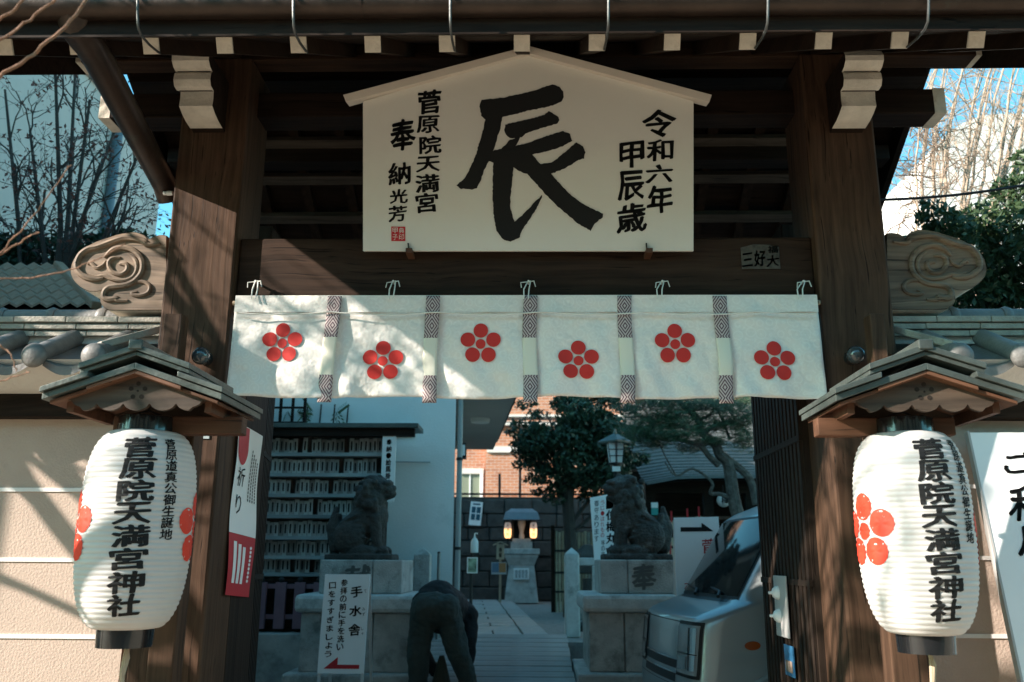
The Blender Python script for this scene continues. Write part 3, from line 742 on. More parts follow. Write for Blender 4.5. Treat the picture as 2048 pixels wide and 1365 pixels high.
lantern_roof(1.468, 2.315, rad(-2), -1.1, 'small patinated gable roof above the lantern with the whole crest')

# ================================================================== PRECINCT WALLS
def plaster_wall(s, label):
    t = thing('plaster_wall', label, 'wall')
    def X(a, b): return (min(s*a, s*b), max(s*a, s*b))
    x0, x1 = X(1.83, 5.2)
    MB().box(x0, x1, 0, .26, .0, 2.36).build('plaster_face', PLASTER, t)
    x0b, x1b = X(1.76, 5.2)
    for z in (1.866, 1.542, 1.201):
        z += .0 if s < 0 else .03
        MB().box(x0b+.002, x1b, -.006, .002, z-.009, z+.009).build('white_line', WHITE_LINE, t)
    MB().box(x0b, x1b, -.075, .3, 2.205, 2.318).build('head_beam', WOOD_DK, t, bevel=.005)
    q = MB(); n = 6
    q.grid(1, n, lambda u, v: (x0b+(x1b-x0b)*u, -.05-.235*v, 2.315+.105*(1-math.cos(v*math.pi/2))+.02*v))
    q.build('eave_plaster', PLASTER_W, t, smooth=True, fix=False)
    zr = P(80, 622, .12).z
    # ridge: three courses of flat tiles, then round ridge tiles with collars
    tops = [P(80, py, -.0).z for py in (674.5, 662, 649.5, 636.5)]
    for k in range(3):
        z0, z1 = tops[k], tops[k+1]; xx = 1.8 + .13*k
        first = True
        yo = -.015+.012*(2-k)
        prev = 1.77
        while prev < 5.0:
            nx = prev + (.14+.05*k if first else .262); first = False
            a, b = X(prev+.0015, nx-.0015); j = random.uniform(-.0015,.0015)
            MB().box(a, b, -yo-.03 if False else yo-.02, .27-yo, z0+.003+j, z1-.001+j).build('ridge_course_tile', TILE_EDGE, t, bevel=.004); prev = nx
    MB().box(X(1.77,5.2)[0], X(1.77,5.2)[1], .02, .24, tops[0]-.03, tops[3]-.003).build('ridge_core', PLASTER_W, t)
    q = MB(); q.tube([(s*1.98, .12, tops[3]+.03), (s*5.2, .12, tops[3]+.03)], .046, 14); q.build('round_ridge_tile', TILE, t, smooth=True)
    x = 2.16
    while x < 5.2:
        q = MB(); q.tube([(s*(x-.022), .12, tops[3]+.031), (s*x, .12, tops[3]+.031), (s*(x+.022), .12, tops[3]+.031)], [.05,.058,.05], 14); q.build('ridge_collar', TILE, t, smooth=True); x += .262
    # roof slope: pan tiles and round cover tiles ending in knobs
    ye, ze = -.31, P(80, 712, -.31).z
    ym, zm = .03, tops[0]-.012
    x = 1.79; k = 0
    pitch = .276
    c0 = abs(P(190, 712, -.31).x); starts = [c0 + pitch*i for i in range(-1, 12)]
    for c in starts:
        if c > 5.1: break
        if c > 1.72:
            q = MB(); q.tube([(s*c, ye, ze), (s*c, ym, zm+.02)], [.047, .043], 14); o = q.build('cover_tile', TILE, t, smooth=True)
            q = MB(); q.ell((s*c, ye-.012, ze), (.058, .034, .058), None, 20, 12); q.build('tile_knob', TILE_KNOB, o, smooth=True)
        q = MB(); a_, b_ = c+.03, c+pitch-.03
        def pan(u, v):
            xx = a_+(b_-a_)*u; sag = .034*math.sin(math.pi*u)
            return (s*xx, ye+.015+(ym-ye)*v, ze-.015-sag+(zm-ze)*v)
        q.grid(10, 3, pan)
        q.add([pan(i/10, 0) for i in range(11)]+[(pan(i/10,0)[0], pan(i/10,0)[1], pan(i/10,0)[2]-.028-.012*math.sin(math.pi*i/10)) for i in range(11)], [(i, i+1, 12+i, 11+i) for i in range(10)])
        if a_ > 1.7: q.build('pan_tile', TILE, t, smooth=True, fix=False)
        # rear slope
    MB().add([(s*1.76, .24, tops[0]), (s*5.2, .24, tops[0]), (s*5.2, .56, ze-.02), (s*1.76, .56, ze-.02), (s*1.76, .24, tops[0]-.06), (s*5.2, .24, tops[0]-.06), (s*5.2, .56, ze-.08), (s*1.76, .56, ze-.08)],
             [(0,1,2,3),(4,5,6,7),(0,1,5,4),(1,2,6,5),(2,3,7,6),(3,0,4,7)]).build('rear_slope', TILE, t)
    MB().bar((s*1.76, .0, tops[1]+.02), (s*1.97, -.26, ze+.06), .05, .035).build('verge_tile', TILE_EDGE, t, bevel=.006)
    return t
TILE_KNOB = basic('tile knob', (.16,.155,.145), .5, .4, 7, .15, 60, dirt=((.07,.07,.066), 8, .52))
plaster_wall(-1, 'beige plaster wall with white lines and tile coping, dappled by branch shadows')
plaster_wall(1, 'beige plaster wall with tile coping behind the leaning white sign')

# ================================================================== POSTER on the open door
pc = [Vector((-1.398, Y, P(px, py, Y).z)) for px, py, Y in ((473,845,.06),(522,873,.45),(500,1195,.45),(443,1190,.06))]
PN = (pc[1]-pc[0]).cross(pc[3]-pc[0]).normalized()
if PN.x < 0: PN = -PN
def Q(u, v, d=0.0):
    a = pc[0].lerp(pc[1], u); b = pc[3].lerp(pc[2], u); w = .006*math.sin(v*9+u*2)
    return a.lerp(b, v) + PN*(d+w)
poster = thing('poster', 'tall white and red paper poster hung on the open door leaf', 'poster')
def qsheet(name, mat, u0, u1, v0, v1, d, par, n=14):
    q = MB(); q.grid(4, n, lambda a, b: Q(u0+(u1-u0)*a, v0+(v1-v0)*b, d)); return q.build(name, mat, par, smooth=True, fix=False)
RED_P = flat('poster red', (.5,.03,.04), .55)
qsheet('white_sheet', SIGN_W, 0, 1, 0, .645, 0, poster); qsheet('red_sheet', RED_P, 0, 1, .646, 1, 0, poster)
q = MB(); q.add([Q(.02,.005,.002), Q(.42,.005,.002)] + [Q(.22+.2*math.cos(a), .14+.1*math.sin(a), .002) for a in [math.pi*k/10 for k in range(11)]], [tuple([0,1]+list(range(2,13)))]); q.build('red_drop', RED_P, poster, fix=False)
q = MB(); fq = lambda x, y: Q(x, y, .0025)
char(q, '祈', .1, .42, .25, .37, fq, bold=0); char(q, 'り', .16, .38, .41, .53, fq, bold=0)
q.build('poster_lettering', INK, poster, fix=False)
for k in range(4):
    q = MB(); column(q, '・'*14, .62+.09*k, .12+.02*k, .44, .035, fq, bold=.05); q.build('fine_print', INK, poster, fix=False)
for k in range(3): qsheet('white_column', SIGN_W, .16+.17*k, .27+.17*k, .69+.012*k, .93, .002, poster, 6)
q = MB(); column(q, '・'*9, .82, .7, .92, .1, fq, bold=.0); q.build('white_lettering', SIGN_W, poster, fix=False)

# ================================================================== LEANING SIGN on the right
ls = thing('leaning_sign', 'large white board with black lettering leaning against the plaster wall', 'sign board')
a = P(1934, 866, -.10); zb = .14
lx = a.x; lo = Vector((lx, -.115, a.z)); lb = Vector((lx-.02, -.52, zb)); ldn = lb-lo; lr = Vector((1,0,0)); ln = ldn.cross(lr).normalized()
if ln.y > 0: ln = -ln
def LS(u, v, d=0): return lo + lr*u + ldn.normalized()*v + ln*d
MB().prism([(0,0),(.9,0),(.9,ldn.length),(0,ldn.length)], lambda u, v, d: LS(u, v, d), -.028, 0).build('panel', SIGN_W, ls, bevel=.003)
MB().prism([(-.006,-.006),(.004,-.006),(.004,ldn.length),(-.006,ldn.length)], lambda u, v, d: LS(u, v, d), -.03, .003).build('edge_trim', flat('grey sign edge', (.38,.37,.35), .6), ls)
def LSp(px, py):
    p = onplane(px, py, lo, ln); return p + ln*.0025
q = MB()
for ch, x0, x1, y0, y1 in (('ご',2007,2062,903,948),('利',2018,2082,972,1042),('用',2036,2100,1050,1112),('の',2050,2110,1122,1180)): char(q, ch, x0, x1, y0, y1, LSp, bold=.03)
q.build('lettering', INK, ls, fix=False)
# ================================================================== COURTYARD, left: white building and plaque rack
BA = rad(5.3)
bl = thing('white_building', 'white rendered building with dark eaves standing behind the plaque rack', 'building')
c0 = P(910, 900, 4.85)                                    # its front corner
fwd = Vector((-math.sin(BA), math.cos(BA), 0)); lft = Vector((-math.cos(BA), -math.sin(BA), 0))
def BW(l, f, z): return Vector((c0.x, 4.85, 0)) + lft*l + fwd*f + Vector((0,0,z))
def bbox(mb, l0, l1, f0, f1, z0, z1):
    return mb.add([BW(l0,f0,z0),BW(l1,f0,z0),BW(l1,f1,z0),BW(l0,f1,z0),BW(l0,f0,z1),BW(l1,f0,z1),BW(l1,f1,z1),BW(l0,f1,z1)], [(0,3,2,1),(4,5,6,7),(0,1,5,4),(1,2,6,5),(2,3,7,6),(3,0,4,7)])
bbox(MB(), 0, 6.5, 0, 4.4, .7, 3.34).build('wall', WHITE_WALL, bl)
bbox(MB(), -.62, 6.8, .02, 4.6, 3.22, 3.36).build('soffit', basic('grey soffit', (.3,.28,.26), .8, .05, 3, 0), bl)
bbox(MB(), -.66, 6.8, 0, 4.7, 3.361, 3.5).build('eave', TILE, bl, bevel=.01)
q = MB(); q.tube([BW(-.66, -.05, 3.4), BW(-.66, 4.75, 3.4)], .05, 10); q.build('gutter', BLACK_IRON, bl, smooth=True)
q = MB(); q.add([BW(-.66,0,3.5),BW(6.8,0,3.5),BW(6.8,4.7,3.5),BW(-.66,4.7,3.5),BW(1.5,2.3,4.6),BW(6.8,2.3,4.6)], [(0,1,5,4),(3,4,5,2),(0,4,3),(1,2,5)]); q.build('roof', TILE, bl)
q = MB(); q.tube([BW(-.05, .06, 3.2), BW(-.05, .06, .8)], .028, 10); dp = q.build('drainpipe', flat('grey pipe', (.33,.33,.32), .5), bl, smooth=True)
for z in (2.55, 1.65):
    q = MB(); q.tube([BW(-.05,.06,z), BW(-.05,.06,z+.03)], .035, 10); q.build('pipe_clip', BLACK_IRON, dp)
c = P(960, 876, 6.4); q = MB(); q.tube([(c.x,6.4,3.22),(c.x,6.4,3.17)], [.12,.11], 20); q.build('ceiling_lamp', flat('opal lamp', (.55,.53,.5), .4), bl, smooth=True)
c = P(924, 903, 5.0); q = MB(); q.box(c.x-.02, c.x+.045, 4.95, 5.05, c.z-.08, c.z+.08); q.build('wall_lamp', BLACK_IRON, bl); q = MB(); q.box(c.x-.005, c.x+.035, 4.94, 4.949, c.z-.05, c.z+.06); q.build('lamp_glass', SIGN_W, bl)
q = MB(); a_ = P(792, 925, 4.83); b_ = P(876, 925, 4.83); q.tube([BW(.25,-.02,a_.z), BW(.95,-.02,a_.z)], .008, 6); q.tube([BW(.7,-.02,a_.z), BW(.7,-.02,a_.z+.09)], .008, 6); q.build('conduit', flat('grey conduit', (.4,.41,.4), .5), bl)
bbox(MB(), .0, 6.5, -.012, 0.004, .7, 1.0).build('base_band', STONE, bl)
bbox(MB(), .42, .62, -.03, .01, 2.78, 2.92).build('vent_grille', flat('vent grey', (.45,.45,.44), .5), bl)
# lattice window upper left
a = P(540, 800, 4.3); b = P(590, 846, 4.3)
lw = MB()
for i in range(4): x = a.x-.05+(b.x-a.x+.1)*i/3; lw.box(x-.012, x+.012, 4.43, 4.46, 2.7, 3.2)
for i in range(4): z = 2.72+.15*i; lw.box(a.x-.1, b.x+.05, 4.435, 4.455, z-.01, z+.01)
lw.build('window_lattice', WOOD_DK, bl)

rk = thing('plaque_rack', 'tall roofed rack of narrow donor plaques against the white building', 'rack')
RY = 4.38
rx0, rx1 = P(505, 1000, RY).x, P(768, 1000, RY).x
zt = P(680, 862, RY).z
MB().box(rx0-.1, P(842, 860, RY).x, RY-.22, RY+.2, zt, zt+.045).build('rack_roof', COPPER, rk, bevel=.004)
MB().box(rx0, P(838, 860, RY).x-.02, RY-.18, RY-.1, zt-.075, zt-.001).build('roof_beam', WOOD_DK, rk)
MB().box(rx0, rx1, RY+.06, RY+.08, .9, zt).build('back_board', wood('rack back', (.11,.1,.09), 'Z', freq=20), rk)
for x in (rx0, rx1-.0): MB().box(x-.03, x+.03, RY-.06, RY+.06, .32, zt).build('rack_post', WOOD_DK, rk)
SHELF = wood('painted rack shelf', (.3,.32,.31), 'X', freq=20, contrast=.2)
PLQ = [basic('plaque wood %d' % i, c, .6, .2, 20, .1, 60) for i, c in enumerate(((.46,.44,.4),(.34,.31,.28),(.22,.19,.165)))]
plq = MB(); plq.box(-.02, .02, -.006, .006, 0, .15); pmesh = None
mk = MB(); mk.add([(-.008,-.0085,.03),(.008,-.0085,.03),(.008,-.0085,.12),(-.008,-.0085,.12)], [(0,1,2,3)]); mkm = None
shelf_y = [906, 947, 988, 1030, 1073, 1112, 1146]
pmesh = [None]*3
nplq = 0
for k, py in enumerate(shelf_y):
    z = P(640, py, RY-.08).z
    MB().box(rx0+.03, rx1-.03, RY-.1, RY+.06, z-.035, z).build('shelf', SHELF, rk, bevel=.003)
    x = rx0+.07
    while x < rx1-.05:
        r = random.random()
        if r < .93 and nplq < 205:
            i = 0 if r < .45 else 1 if r < .75 else 2
            if pmesh[i] is None:
                o = plq.build('plaque', PLQ[i], rk); pmesh[i] = o.data
            else: o = link('plaque', pmesh[i], PLQ[i], rk)
            o.location = (x, RY-.02, z); o.rotation_euler.y = random.uniform(-.03, .03); o.scale.z = random.uniform(.85, 1.0); nplq += 1
            n2 = link('ink_mark', mkm, INK, o) if mkm else mk.build('ink_mark', INK, o, fix=False); mkm = n2.data
        x += .046
vs = thing('vertical_notice', 'narrow white vertical notice board fixed to the end of the plaque rack', 'notice')
a = P(766, 866, RY-.16); b = P(792, 1004, RY-.16)
MB().box(a.x, b.x-.02, RY-.17, RY-.15, b.z, a.z).build('board', WHITE_LINE, vs)
q = MB(); column(q, '奉納・絵馬掛け所', (a.x+b.x)/2-.01, a.z-.06, b.z+.08, .05, lambda x, y: (x, RY-.1725, y), bold=.03); q.build('lettering', INK, vs, fix=False)

# leafy shrub behind the rack
def rumple(ob, amp, sc, st=(1,1,1)):
    from mathutils import noise
    me = ob.data; ns = [v.normal.copy() for v in me.vertices]
    for v, n in zip(me.vertices, ns):
        p = Vector((v.co.x*sc*st[0], v.co.y*sc*st[1], v.co.z*sc*st[2])); v.co = v.co + n*amp*(noise.noise(p)+.5*noise.noise(p*2.3))
    return ob
def leaves(mb, c, r, n, size, seed=0, shell=.55, flatz=.0):
    R = random.Random(seed)
    for _ in range(n):
        while True:
            v = Vector((R.uniform(-1,1), R.uniform(-1,1), R.uniform(-1,1)))
            if shell < v.length < 1 or (v.length < 1 and R.random() < .35): break
        p = Vector(c) + Vector((v.x*r[0], v.y*r[1], v.z*r[2]))
        d = Vector((R.gauss(0,1), R.gauss(0,1), R.gauss(0,1)-.2)).normalized(); e = d.orthogonal().normalized()
        e = Matrix.Rotation(R.uniform(0,6.28), 3, d) @ e; f = d.cross(e); s = size*R.uniform(.7,1.3)
        mb.add([p-e*s, p+f*s*.42+d*s*.08, p+e*s, p-f*s*.42+d*s*.08], [(0,1,2),(0,2,3)])
LEAF_D = leafmat('dark evergreen leaf', (.016,.038,.02), (.035,.07,.035), .12)
LEAF_M = leafmat('mid green leaf', (.04,.08,.035), (.09,.14,.06), .2)
LEAF_P = leafmat('pine needles', (.025,.06,.028), (.06,.11,.05), .1)
LEAF_R = leafmat('dry maple leaf', (.09,.035,.028), (.17,.06,.045), .2)
BARK = basic('grey bark', (.1,.088,.075), .95, .5, 16, 1.0, 38, dirt=((.045,.04,.034), 12, .5))
BARK_DK = basic('dark bark', (.05,.042,.036), .9, .3, 9, .7, 50)
BARK_PL = basic('sunlit plum bark', (.24,.12,.07), .8, .35, 14, .6, 60)
sh = thing('leafy_shrub', 'leafy shrub showing above the roof of the plaque rack', 'shrub')
q = MB(); c = P(640, 822, 4.66)
for k in range(14):
    a = Vector((c.x+random.uniform(-.35,.2), 4.68, 3.02)); d = Vector((random.uniform(-.12,.2), -.06, random.uniform(-.35,.1)))
    for j in range(7):
        p = a+d*(j/7*1.2); e = Vector((d.z, .3, -d.x)).normalized()
        for sg in (-1, 1):
            tip = p+d.normalized()*.05+e*sg*.055; mid = p.lerp(tip,.5); w = Vector((0,0,.011))
            q.add([p, mid+w, tip, mid-w], [(0,1,2),(0,2,3)])
q.build('foliage', LEAF_M, sh, fix=False)
q = MB()
for k in range(5): q.tube([(c.x-.3+.14*k, 4.72, 2.7), (c.x-.28+.14*k, 4.7, 3.1)], .008, 5)
q.build('stem', BARK_DK, sh)

# painted fence beside the left pedestal
fn_ = thing('picket_fence', 'vermilion picket fence, shade painted in as dull purple, with dark caps beside the pedestal', 'fence')
VERM_SHADED = basic('shade tinted vermilion', (.24,.13,.16), .7, .12, 8, .1, 60)  # vermilion as it looks in shade, put into the base colour
for i, px in enumerate((521, 560, 598, 636)):
    a = P(px-7.5, 1165, 4.02); b = P(px+7.5, 1258, 4.02)
    o = MB().box(a.x, b.x, 4.0, 4.035, b.z, a.z).build('picket', VERM_SHADED, fn_, bevel=.003)
    MB().ell(((a.x+b.x)/2, 4.017, a.z+.02), (.026,.026,.03), None, 10, 6).build('cap', BLACK_IRON, o, smooth=True)
x0, x1 = P(500, 1200, 4.04).x, P(660, 1200, 4.04).x
for py in (1173, 1234):
    z = P(560, py, 4.04).z; MB().box(x0, x1, 4.036, 4.06, z-.02, z+.02).build('rail', VERM_SHADED, fn_)
z = P(560, 1266, 4.0).z
MB().box(x0-.4, P(606,1300,4.0).x, 3.9, 4.2, .3, z).build('stone_base', STONE, fn_, bevel=.01)
MB().box(x0, x1, 4.1, 4.12, z, z+.45).build('dark_panel', WOOD_DK, fn_)

# ================================================================== PEDESTALS AND GUARDIAN DOGS
_cc = [0]
def CUT(x, y):
    _cc[0] += 1; return (x, 3.4165-2e-6*_cc[0], y)
def pedestal(cx, label, mirror):
    t = thing('stone_pedestal', label, 'pedestal', 'pedestals of the guardian dogs'); Y = 3.78
    zl0, zl1 = P(cx, 1227, 3.28).z, P(cx, 1190, 3.28).z; zt = P(cx, 1120, 3.42).z
    px = cx; X = P(px, 1190, 3.28).x
    MB().box(X-.56, X+.56, Y-.56, Y+.56, .3, P(cx, 1349, 3.22).z).build('plinth', STONE, t, bevel=.02)
    zb = P(cx, 1349, 3.22).z
    n = 3
    ws = (-.46, -.17, .14, .46)
    for i in range(3): MB().box(X+ws[i]+.003, X+ws[i+1]-.003, Y-.46, Y+.46, zb, zl0).build('body_slab', STONE, t, bevel=.012)
    MB().box(X-.51, X+.51, Y-.51, Y+.51, zl0+.002, zl1).build('ledge', STONE_LT, t, bevel=.035)
    ws = (-.35, -.12, .35) if mirror else (-.35, .1, .35)
    for i in range(2): MB().box(X+ws[i]+.002, X+ws[i+1]-.002, Y-.36, Y+.36, zl1+.001, zt).build('upper_block', STONE, t, bevel=.012)
    q = MB()
    if mirror: char(q, '奉', P(1262,1150,3.418).x, P(1312,1150,3.418).x, P(1290,1128,3.418).z, P(1290,1182,3.418).z, CUT, bold=.03)
    else: char(q, '献', P(690,1150,3.418).x, P(742,1150,3.418).x, P(700,1130,3.418).z, P(700,1184,3.418).z, CUT, bold=.03)
    q.build('carved_character', STONE_CUT, t, fix=False)
    return X, Y, zt
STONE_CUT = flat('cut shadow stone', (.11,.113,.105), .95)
STONE_BLK = basic('dark wall block', (.06,.06,.056), .9, .4, 6, .6, 40)
LXp, PY, PZ = pedestal(713, 'stacked granite pedestal beside the white water basin sign', False)
RXp, PY, PZ2 = pedestal(1290, 'stacked granite pedestal with carved offering character beside the silver van', True)
def guardian(X, Y, Z, s, openm, label):
    t = thing('guardian_dog', label, 'stone statue', 'stone guardian dogs')
    q = MB(); F = lambda x, y, z: (X+s*x*.9, Y+y, Z+z)
    def E_(c, r, tilt=0): q.ell(F(*c), r, Matrix.Rotation(-s*tilt, 3, 'Y') if tilt else None, 16, 10)
    def Cp(a, b, ra, rb):
        pts = [Vector(F(*a)).lerp(Vector(F(*b)), i/5) for i in range(6)]; q.tube(pts, [ra+(rb-ra)*i/5 for i in range(6)], 14); q.ell(pts[0], (ra,)*3); q.ell(pts[-1], (rb,)*3)
    q.box(*(sorted((X-.29, X+.29))), Y-.2, Y+.2, Z, Z+.045)
    Cp((-.13,0,.2), (.08,0,.4), .155, .135); E_((.10,0,.37), (.125,.14,.14))
    for w in (-1, 1):
        E_((-.11, w*.115, .19), (.145,.075,.15)); E_((.02, w*.135, .075), (.13,.055,.05)); E_((.10,w*.135,.07),(.05,.05,.04))
        Cp((.12, w*.085, .36), (.155, w*.09, .1), .062, .045); E_((.19, w*.09, .075), (.075,.055,.045)); E_((.135,w*.09,.09),(.055,.055,.05))
    E_((.07,0,.53), (.135,.15,.14)); E_((.12,0,.615), (.125,.12,.105)); 
    E_((.2,0,.655), (.07,.1,.035), .2); E_((.205,0,.6), (.085,.085,.05)); E_((.275,0,.615), (.03,.045,.03))
    if openm: E_((.2,0,.51), (.075,.07,.026), .35); E_((.13,0,.53), (.06,.08,.06))
    else: E_((.215,0,.555), (.075,.075,.035)); E_((.24,0,.57),(.06,.07,.04))
    for w in (-1, 1):
        E_((.05, w*.125, .64), (.05,.03,.055)); E_((.215, w*.05, .665), (.022,.022,.02)); E_((.03,w*.13,.57),(.045,.04,.05)); E_((.0,w*.11,.5),(.05,.045,.05)); E_((.07,w*.14,.47),(.045,.035,.05)); E_((.12,w*.13,.44),(.04,.03,.04))
    for k in range(5): E_((-.03-.012*k, 0, .6-.055*k), (.05,.06,.045))
    E_((.06,0,.7),(.07,.07,.035)); E_((.14,0,.71),(.03,.03,.03))
    Cp((-.27,0,.1), (-.3,0,.28), .055, .06); Cp((-.3,0,.28), (-.275,0,.44), .06, .02); Cp((-.27,.04,.2),(-.25,.05,.38),.04,.02); Cp((-.27,-.04,.2),(-.25,-.05,.38),.04,.02)
    rr2 = random.Random(9 if openm else 8)
    for k in range(46):
        th = rr2.uniform(0, 6.28); h = rr2.uniform(.44, .69); rad_ = .13+.012*rr2.random()
        cx_ = .06-.04*(h-.44)+rad_*math.cos(th)*.95; 
        if cx_ > .15: continue
        E_((cx_, rad_*1.12*math.sin(th), h), (.027,.027,.03))
    for k in range(5): Cp((-.2+.02*k, -.14, .3-.02*k), (-.05+.03*k, -.15, .38-.05*k), .014, .01)
    for w in (-1, 1):
        for k in range(3): E_((.245, w*.09+(k-1)*.033, .07), (.022,.016,.03)); E_((.13, w*.135+(k-1)*.03, .06), (.022,.014,.028))
    E_((.27,.03,.6),(.02,.015,.02)); E_((.27,-.03,.6),(.02,.015,.02))
    b = rumple(blend(q, 'body', STONE_DK if s > 0 else STONE_MO, t, .0085, 1), .006, 22)
    return t
STONE_MO = basic('mottled lichen stone', (.055,.055,.05), .85, .4, 7, .8, 50, dirt=((.22,.25,.24), 7, .56))
guardian(LXp-.04, PY-.1, PZ, 1, False, 'dark stone guardian dog with closed mouth seated before the plaque rack')
guardian(RXp-.02, PY-.1, PZ2, -1, True, 'mottled stone guardian dog with open mouth seated before the tall white sign')

# stone posts and rails
sf = thing('stone_fence', 'short granite fence of posts and rail beside the stone path', 'fence')
Yf = 5.3
a = P(1129, 1104, Yf); b = P(1161, 1280, Yf)
MB().box(a.x, b.x, Yf, Yf+.16, .78, a.z-.02).build('post', STONE_LT, sf, bevel=.02)
q = MB(); cx = (a.x+b.x)/2; w = (b.x-a.x)/2-.004; q.add([(cx-w,Yf+.004,a.z-.021),(cx+w,Yf+.004,a.z-.021),(cx+w,Yf+.156,a.z-.021),(cx-w,Yf+.156,a.z-.021),(cx,Yf+.08,a.z+.045)], [(0,1,4),(1,2,4),(2,3,4),(3,0,4)]); q.build('post_cap', STONE_LT, sf)
zr1 = P(1200, 1116, Yf).z; zr0 = P(1200, 1132, Yf).z
MB().box(b.x, b.x+.75, Yf+.04, Yf+.13, zr0, zr1).build('rail', STONE_LT, sf, bevel=.01)
c = P(1198, 1150, Yf); MB().box(c.x-.065, c.x+.065, Yf+.03, Yf+.14, .78, zr0).build('post', STONE_LT, sf, bevel=.012)
MB().box(b.x, b.x+.75, Yf+.05, Yf+.12, .95, 1.08).build('rail', STONE, sf, bevel=.01)
sf2 = thing('stone_fence', 'granite post with rail stub in front of the white building', 'fence')
a = P(828, 1104, 4.45); b = P(856, 1280, 4.45)
MB().box(a.x, b.x, 4.45, 4.59, .3, a.z-.02).build('post', STONE, sf2, bevel=.012)
q = MB(); cx = (a.x+b.x)/2; w = (b.x-a.x)/2-.004; q.add([(cx-w,4.454,a.z-.021),(cx+w,4.454,a.z-.021),(cx+w,4.586,a.z-.021),(cx-w,4.586,a.z-.021),(cx,4.52,a.z+.04)], [(0,1,4),(1,2,4),(2,3,4),(3,0,4)]); q.build('post_cap', STONE, sf2)
c = P(800, 1127, 4.45); MB().box(c.x-.25, a.x, 4.48, 4.56, c.z-.04, c.z+.035).build('rail', STONE, sf2, bevel=.008)
pl_ = thing('metal_pole', 'thin grey metal pole standing beside the granite post', 'pole')
c = P(878, 1106, 4.7); q = MB(); q.tube([(c.x,4.7,.3),(c.x,4.7,c.z)], .016, 10); q.build('shaft', flat('pole grey', (.25,.25,.24), .5, .5), pl_, smooth=True); MB().ell((c.x,4.7,c.z),(.017,.017,.012)).build('cap', BLACK_IRON, pl_, smooth=True)

# ================================================================== SIGNS IN THE COURTYARD
def sign_quad(corners, Yt, Yb, name, label, th=.02, legs=True):
    t = thing(name, label, 'sign')
    tl, tr, br, bl_ = corners
    a, b, c, d = P(*tl, Yt), P(*tr, Yt), P(*br, Yb), P(*bl_, Yb)
    n = (b-a).cross(d-a).normalized(); n = n if n.y < 0 else -n
    MB().add([a,b,c,d]+[p-n*th for p in (a,b,c,d)], [(0,1,2,3),(7,6,5,4),(0,4,5,1),(1,5,6,2),(2,6,7,3),(3,7,4,0)]).build('panel', SIGN_W, t, bevel=.002)
    fn = lambda x, y: onplane(x, y, a, n) + n*.0025
    if legs:
        for p, q_ in ((a, d), (b, c)):
            dirv = (q_-p).normalized(); e = q_ + dirv*((q_.z-.34)/max(.2, -dirv.z))
            s_ = .012 if p is a else -.012
            MB().bar(p+Vector((s_,.024,0)), e+Vector((s_,.024,0)), .02, .02, up=(0,1,0)).build('leg', flat('sign leg white', (.6,.6,.58), .5) if 'sign leg white' not in bpy.data.materials else bpy.data.materials['sign leg white'], t)
            back = Vector((p.x+s_, p.y+.42, .34)); MB().bar(p+Vector((s_,.05,-.02)), back, .02, .02, up=(1,0,0)).build('leg', bpy.data.materials['sign leg white'], t)
    return t, fn
ws_, fn = sign_quad(((650,1149),(740,1149),(727,1348),(634,1348)), 2.75, 2.6, 'water_basin_sign', 'white standing sign with three columns of black lettering and a red arrow')
Z8 = lambda x, y: (480+x*.2197, 1065+y*.2197)
def zc(q, ch, x0, x1, y0, y1, bold=.03): a = Z8(x0, y0); b = Z8(x1, y1); char(q, ch, a[0], b[0], a[1], b[1], fn, bold=bold)
q = MB()
for ch, x0, x1, y0, y1 in (('手',1008,1115,490,595),('水',995,1110,665,765),('舎',988,1098,835,942)): 
    q = MB(); zc(q, ch, x0, x1, y0, y1); q.build('title_lettering', INK, ws_, fix=False)
q = MB()
for ch, x0, x1, y0, y1 in (('て',1130,1152,520,552),('み',1112,1140,685,715),('ず',1112,1140,730,765),('し',1103,1125,862,892),('ゃ',1105,1125,910,938)): zc(q, ch, x0, x1, y0, y1, .01)
q.build('reading_aid', INK, ws_, fix=False)
q = MB()
for i, ch in enumerate('参拝の前に手を洗い'):
    x = 950-4.8*i; y = 460+73*i; zc(q, ch, x-32, x+32, y-32, y+32, .024)
q.build('text_lettering', INK, ws_, fix=False); q = MB()
for i, ch in enumerate('口をすすぎましょう'):
    x = 842-4.9*i; y = 485+78*i; zc(q, ch, x-32, x+32, y-30, y+30, .024)
q.build('text_lettering', INK, ws_, fix=False)
q = MB(); q.sheet([Z8(*p) for p in ((760,1242),(892,1136),(888,1206),(1086,1208),(1084,1244))], fn); q.build('red_arrow', INK_RED, ws_, fix=False)
as_, fn = sign_quad(((1348,1036),(1437,1034),(1452,1260),(1356,1262)), 3.12, 3.04, 'arrow_sign', 'white standing sign with a black arrow behind the silver van')
q = MB(); q.sheet([(1361,1055),(1403,1055),(1403,1046),(1427,1063),(1361,1064)], fn); q.build('black_arrow', INK, as_, fix=False)
q = MB(); char(q, '菅', 1403, 1430, 1077, 1108, fn, bold=.02); char(q, '原', 1404, 1432, 1114, 1142, fn, bold=.02); q.build('red_lettering', INK_RED, as_, fix=False); q = MB(); char(q, '亦', 1368, 1390, 1162, 1184, fn, bold=.02); q.build('red_lettering', INK_RED, as_, fix=False)
ts_, fn = sign_quad(((1180,996),(1240,985),(1243,1168),(1192,1168)), 4.7, 4.7, 'tall_notice', 'tall white notice with black and red lettering columns behind the open-mouthed dog', legs=False)
q = MB(); column(q, '一位梅丸ナ', 1222, 996, 1112, 20, fn, bold=.03); q.build('large_lettering', INK, ts_, fix=False); q = MB(); column(q, '御守あります', 1193, 1000, 1085, 9, fn, bold=.02); q.build('side_lettering', INK, ts_, fix=False); q = MB(); column(q, '等の高', 1206, 1080, 1115, 8, fn, bold=.02); q.build('black_lettering', INK, ts_, fix=False)
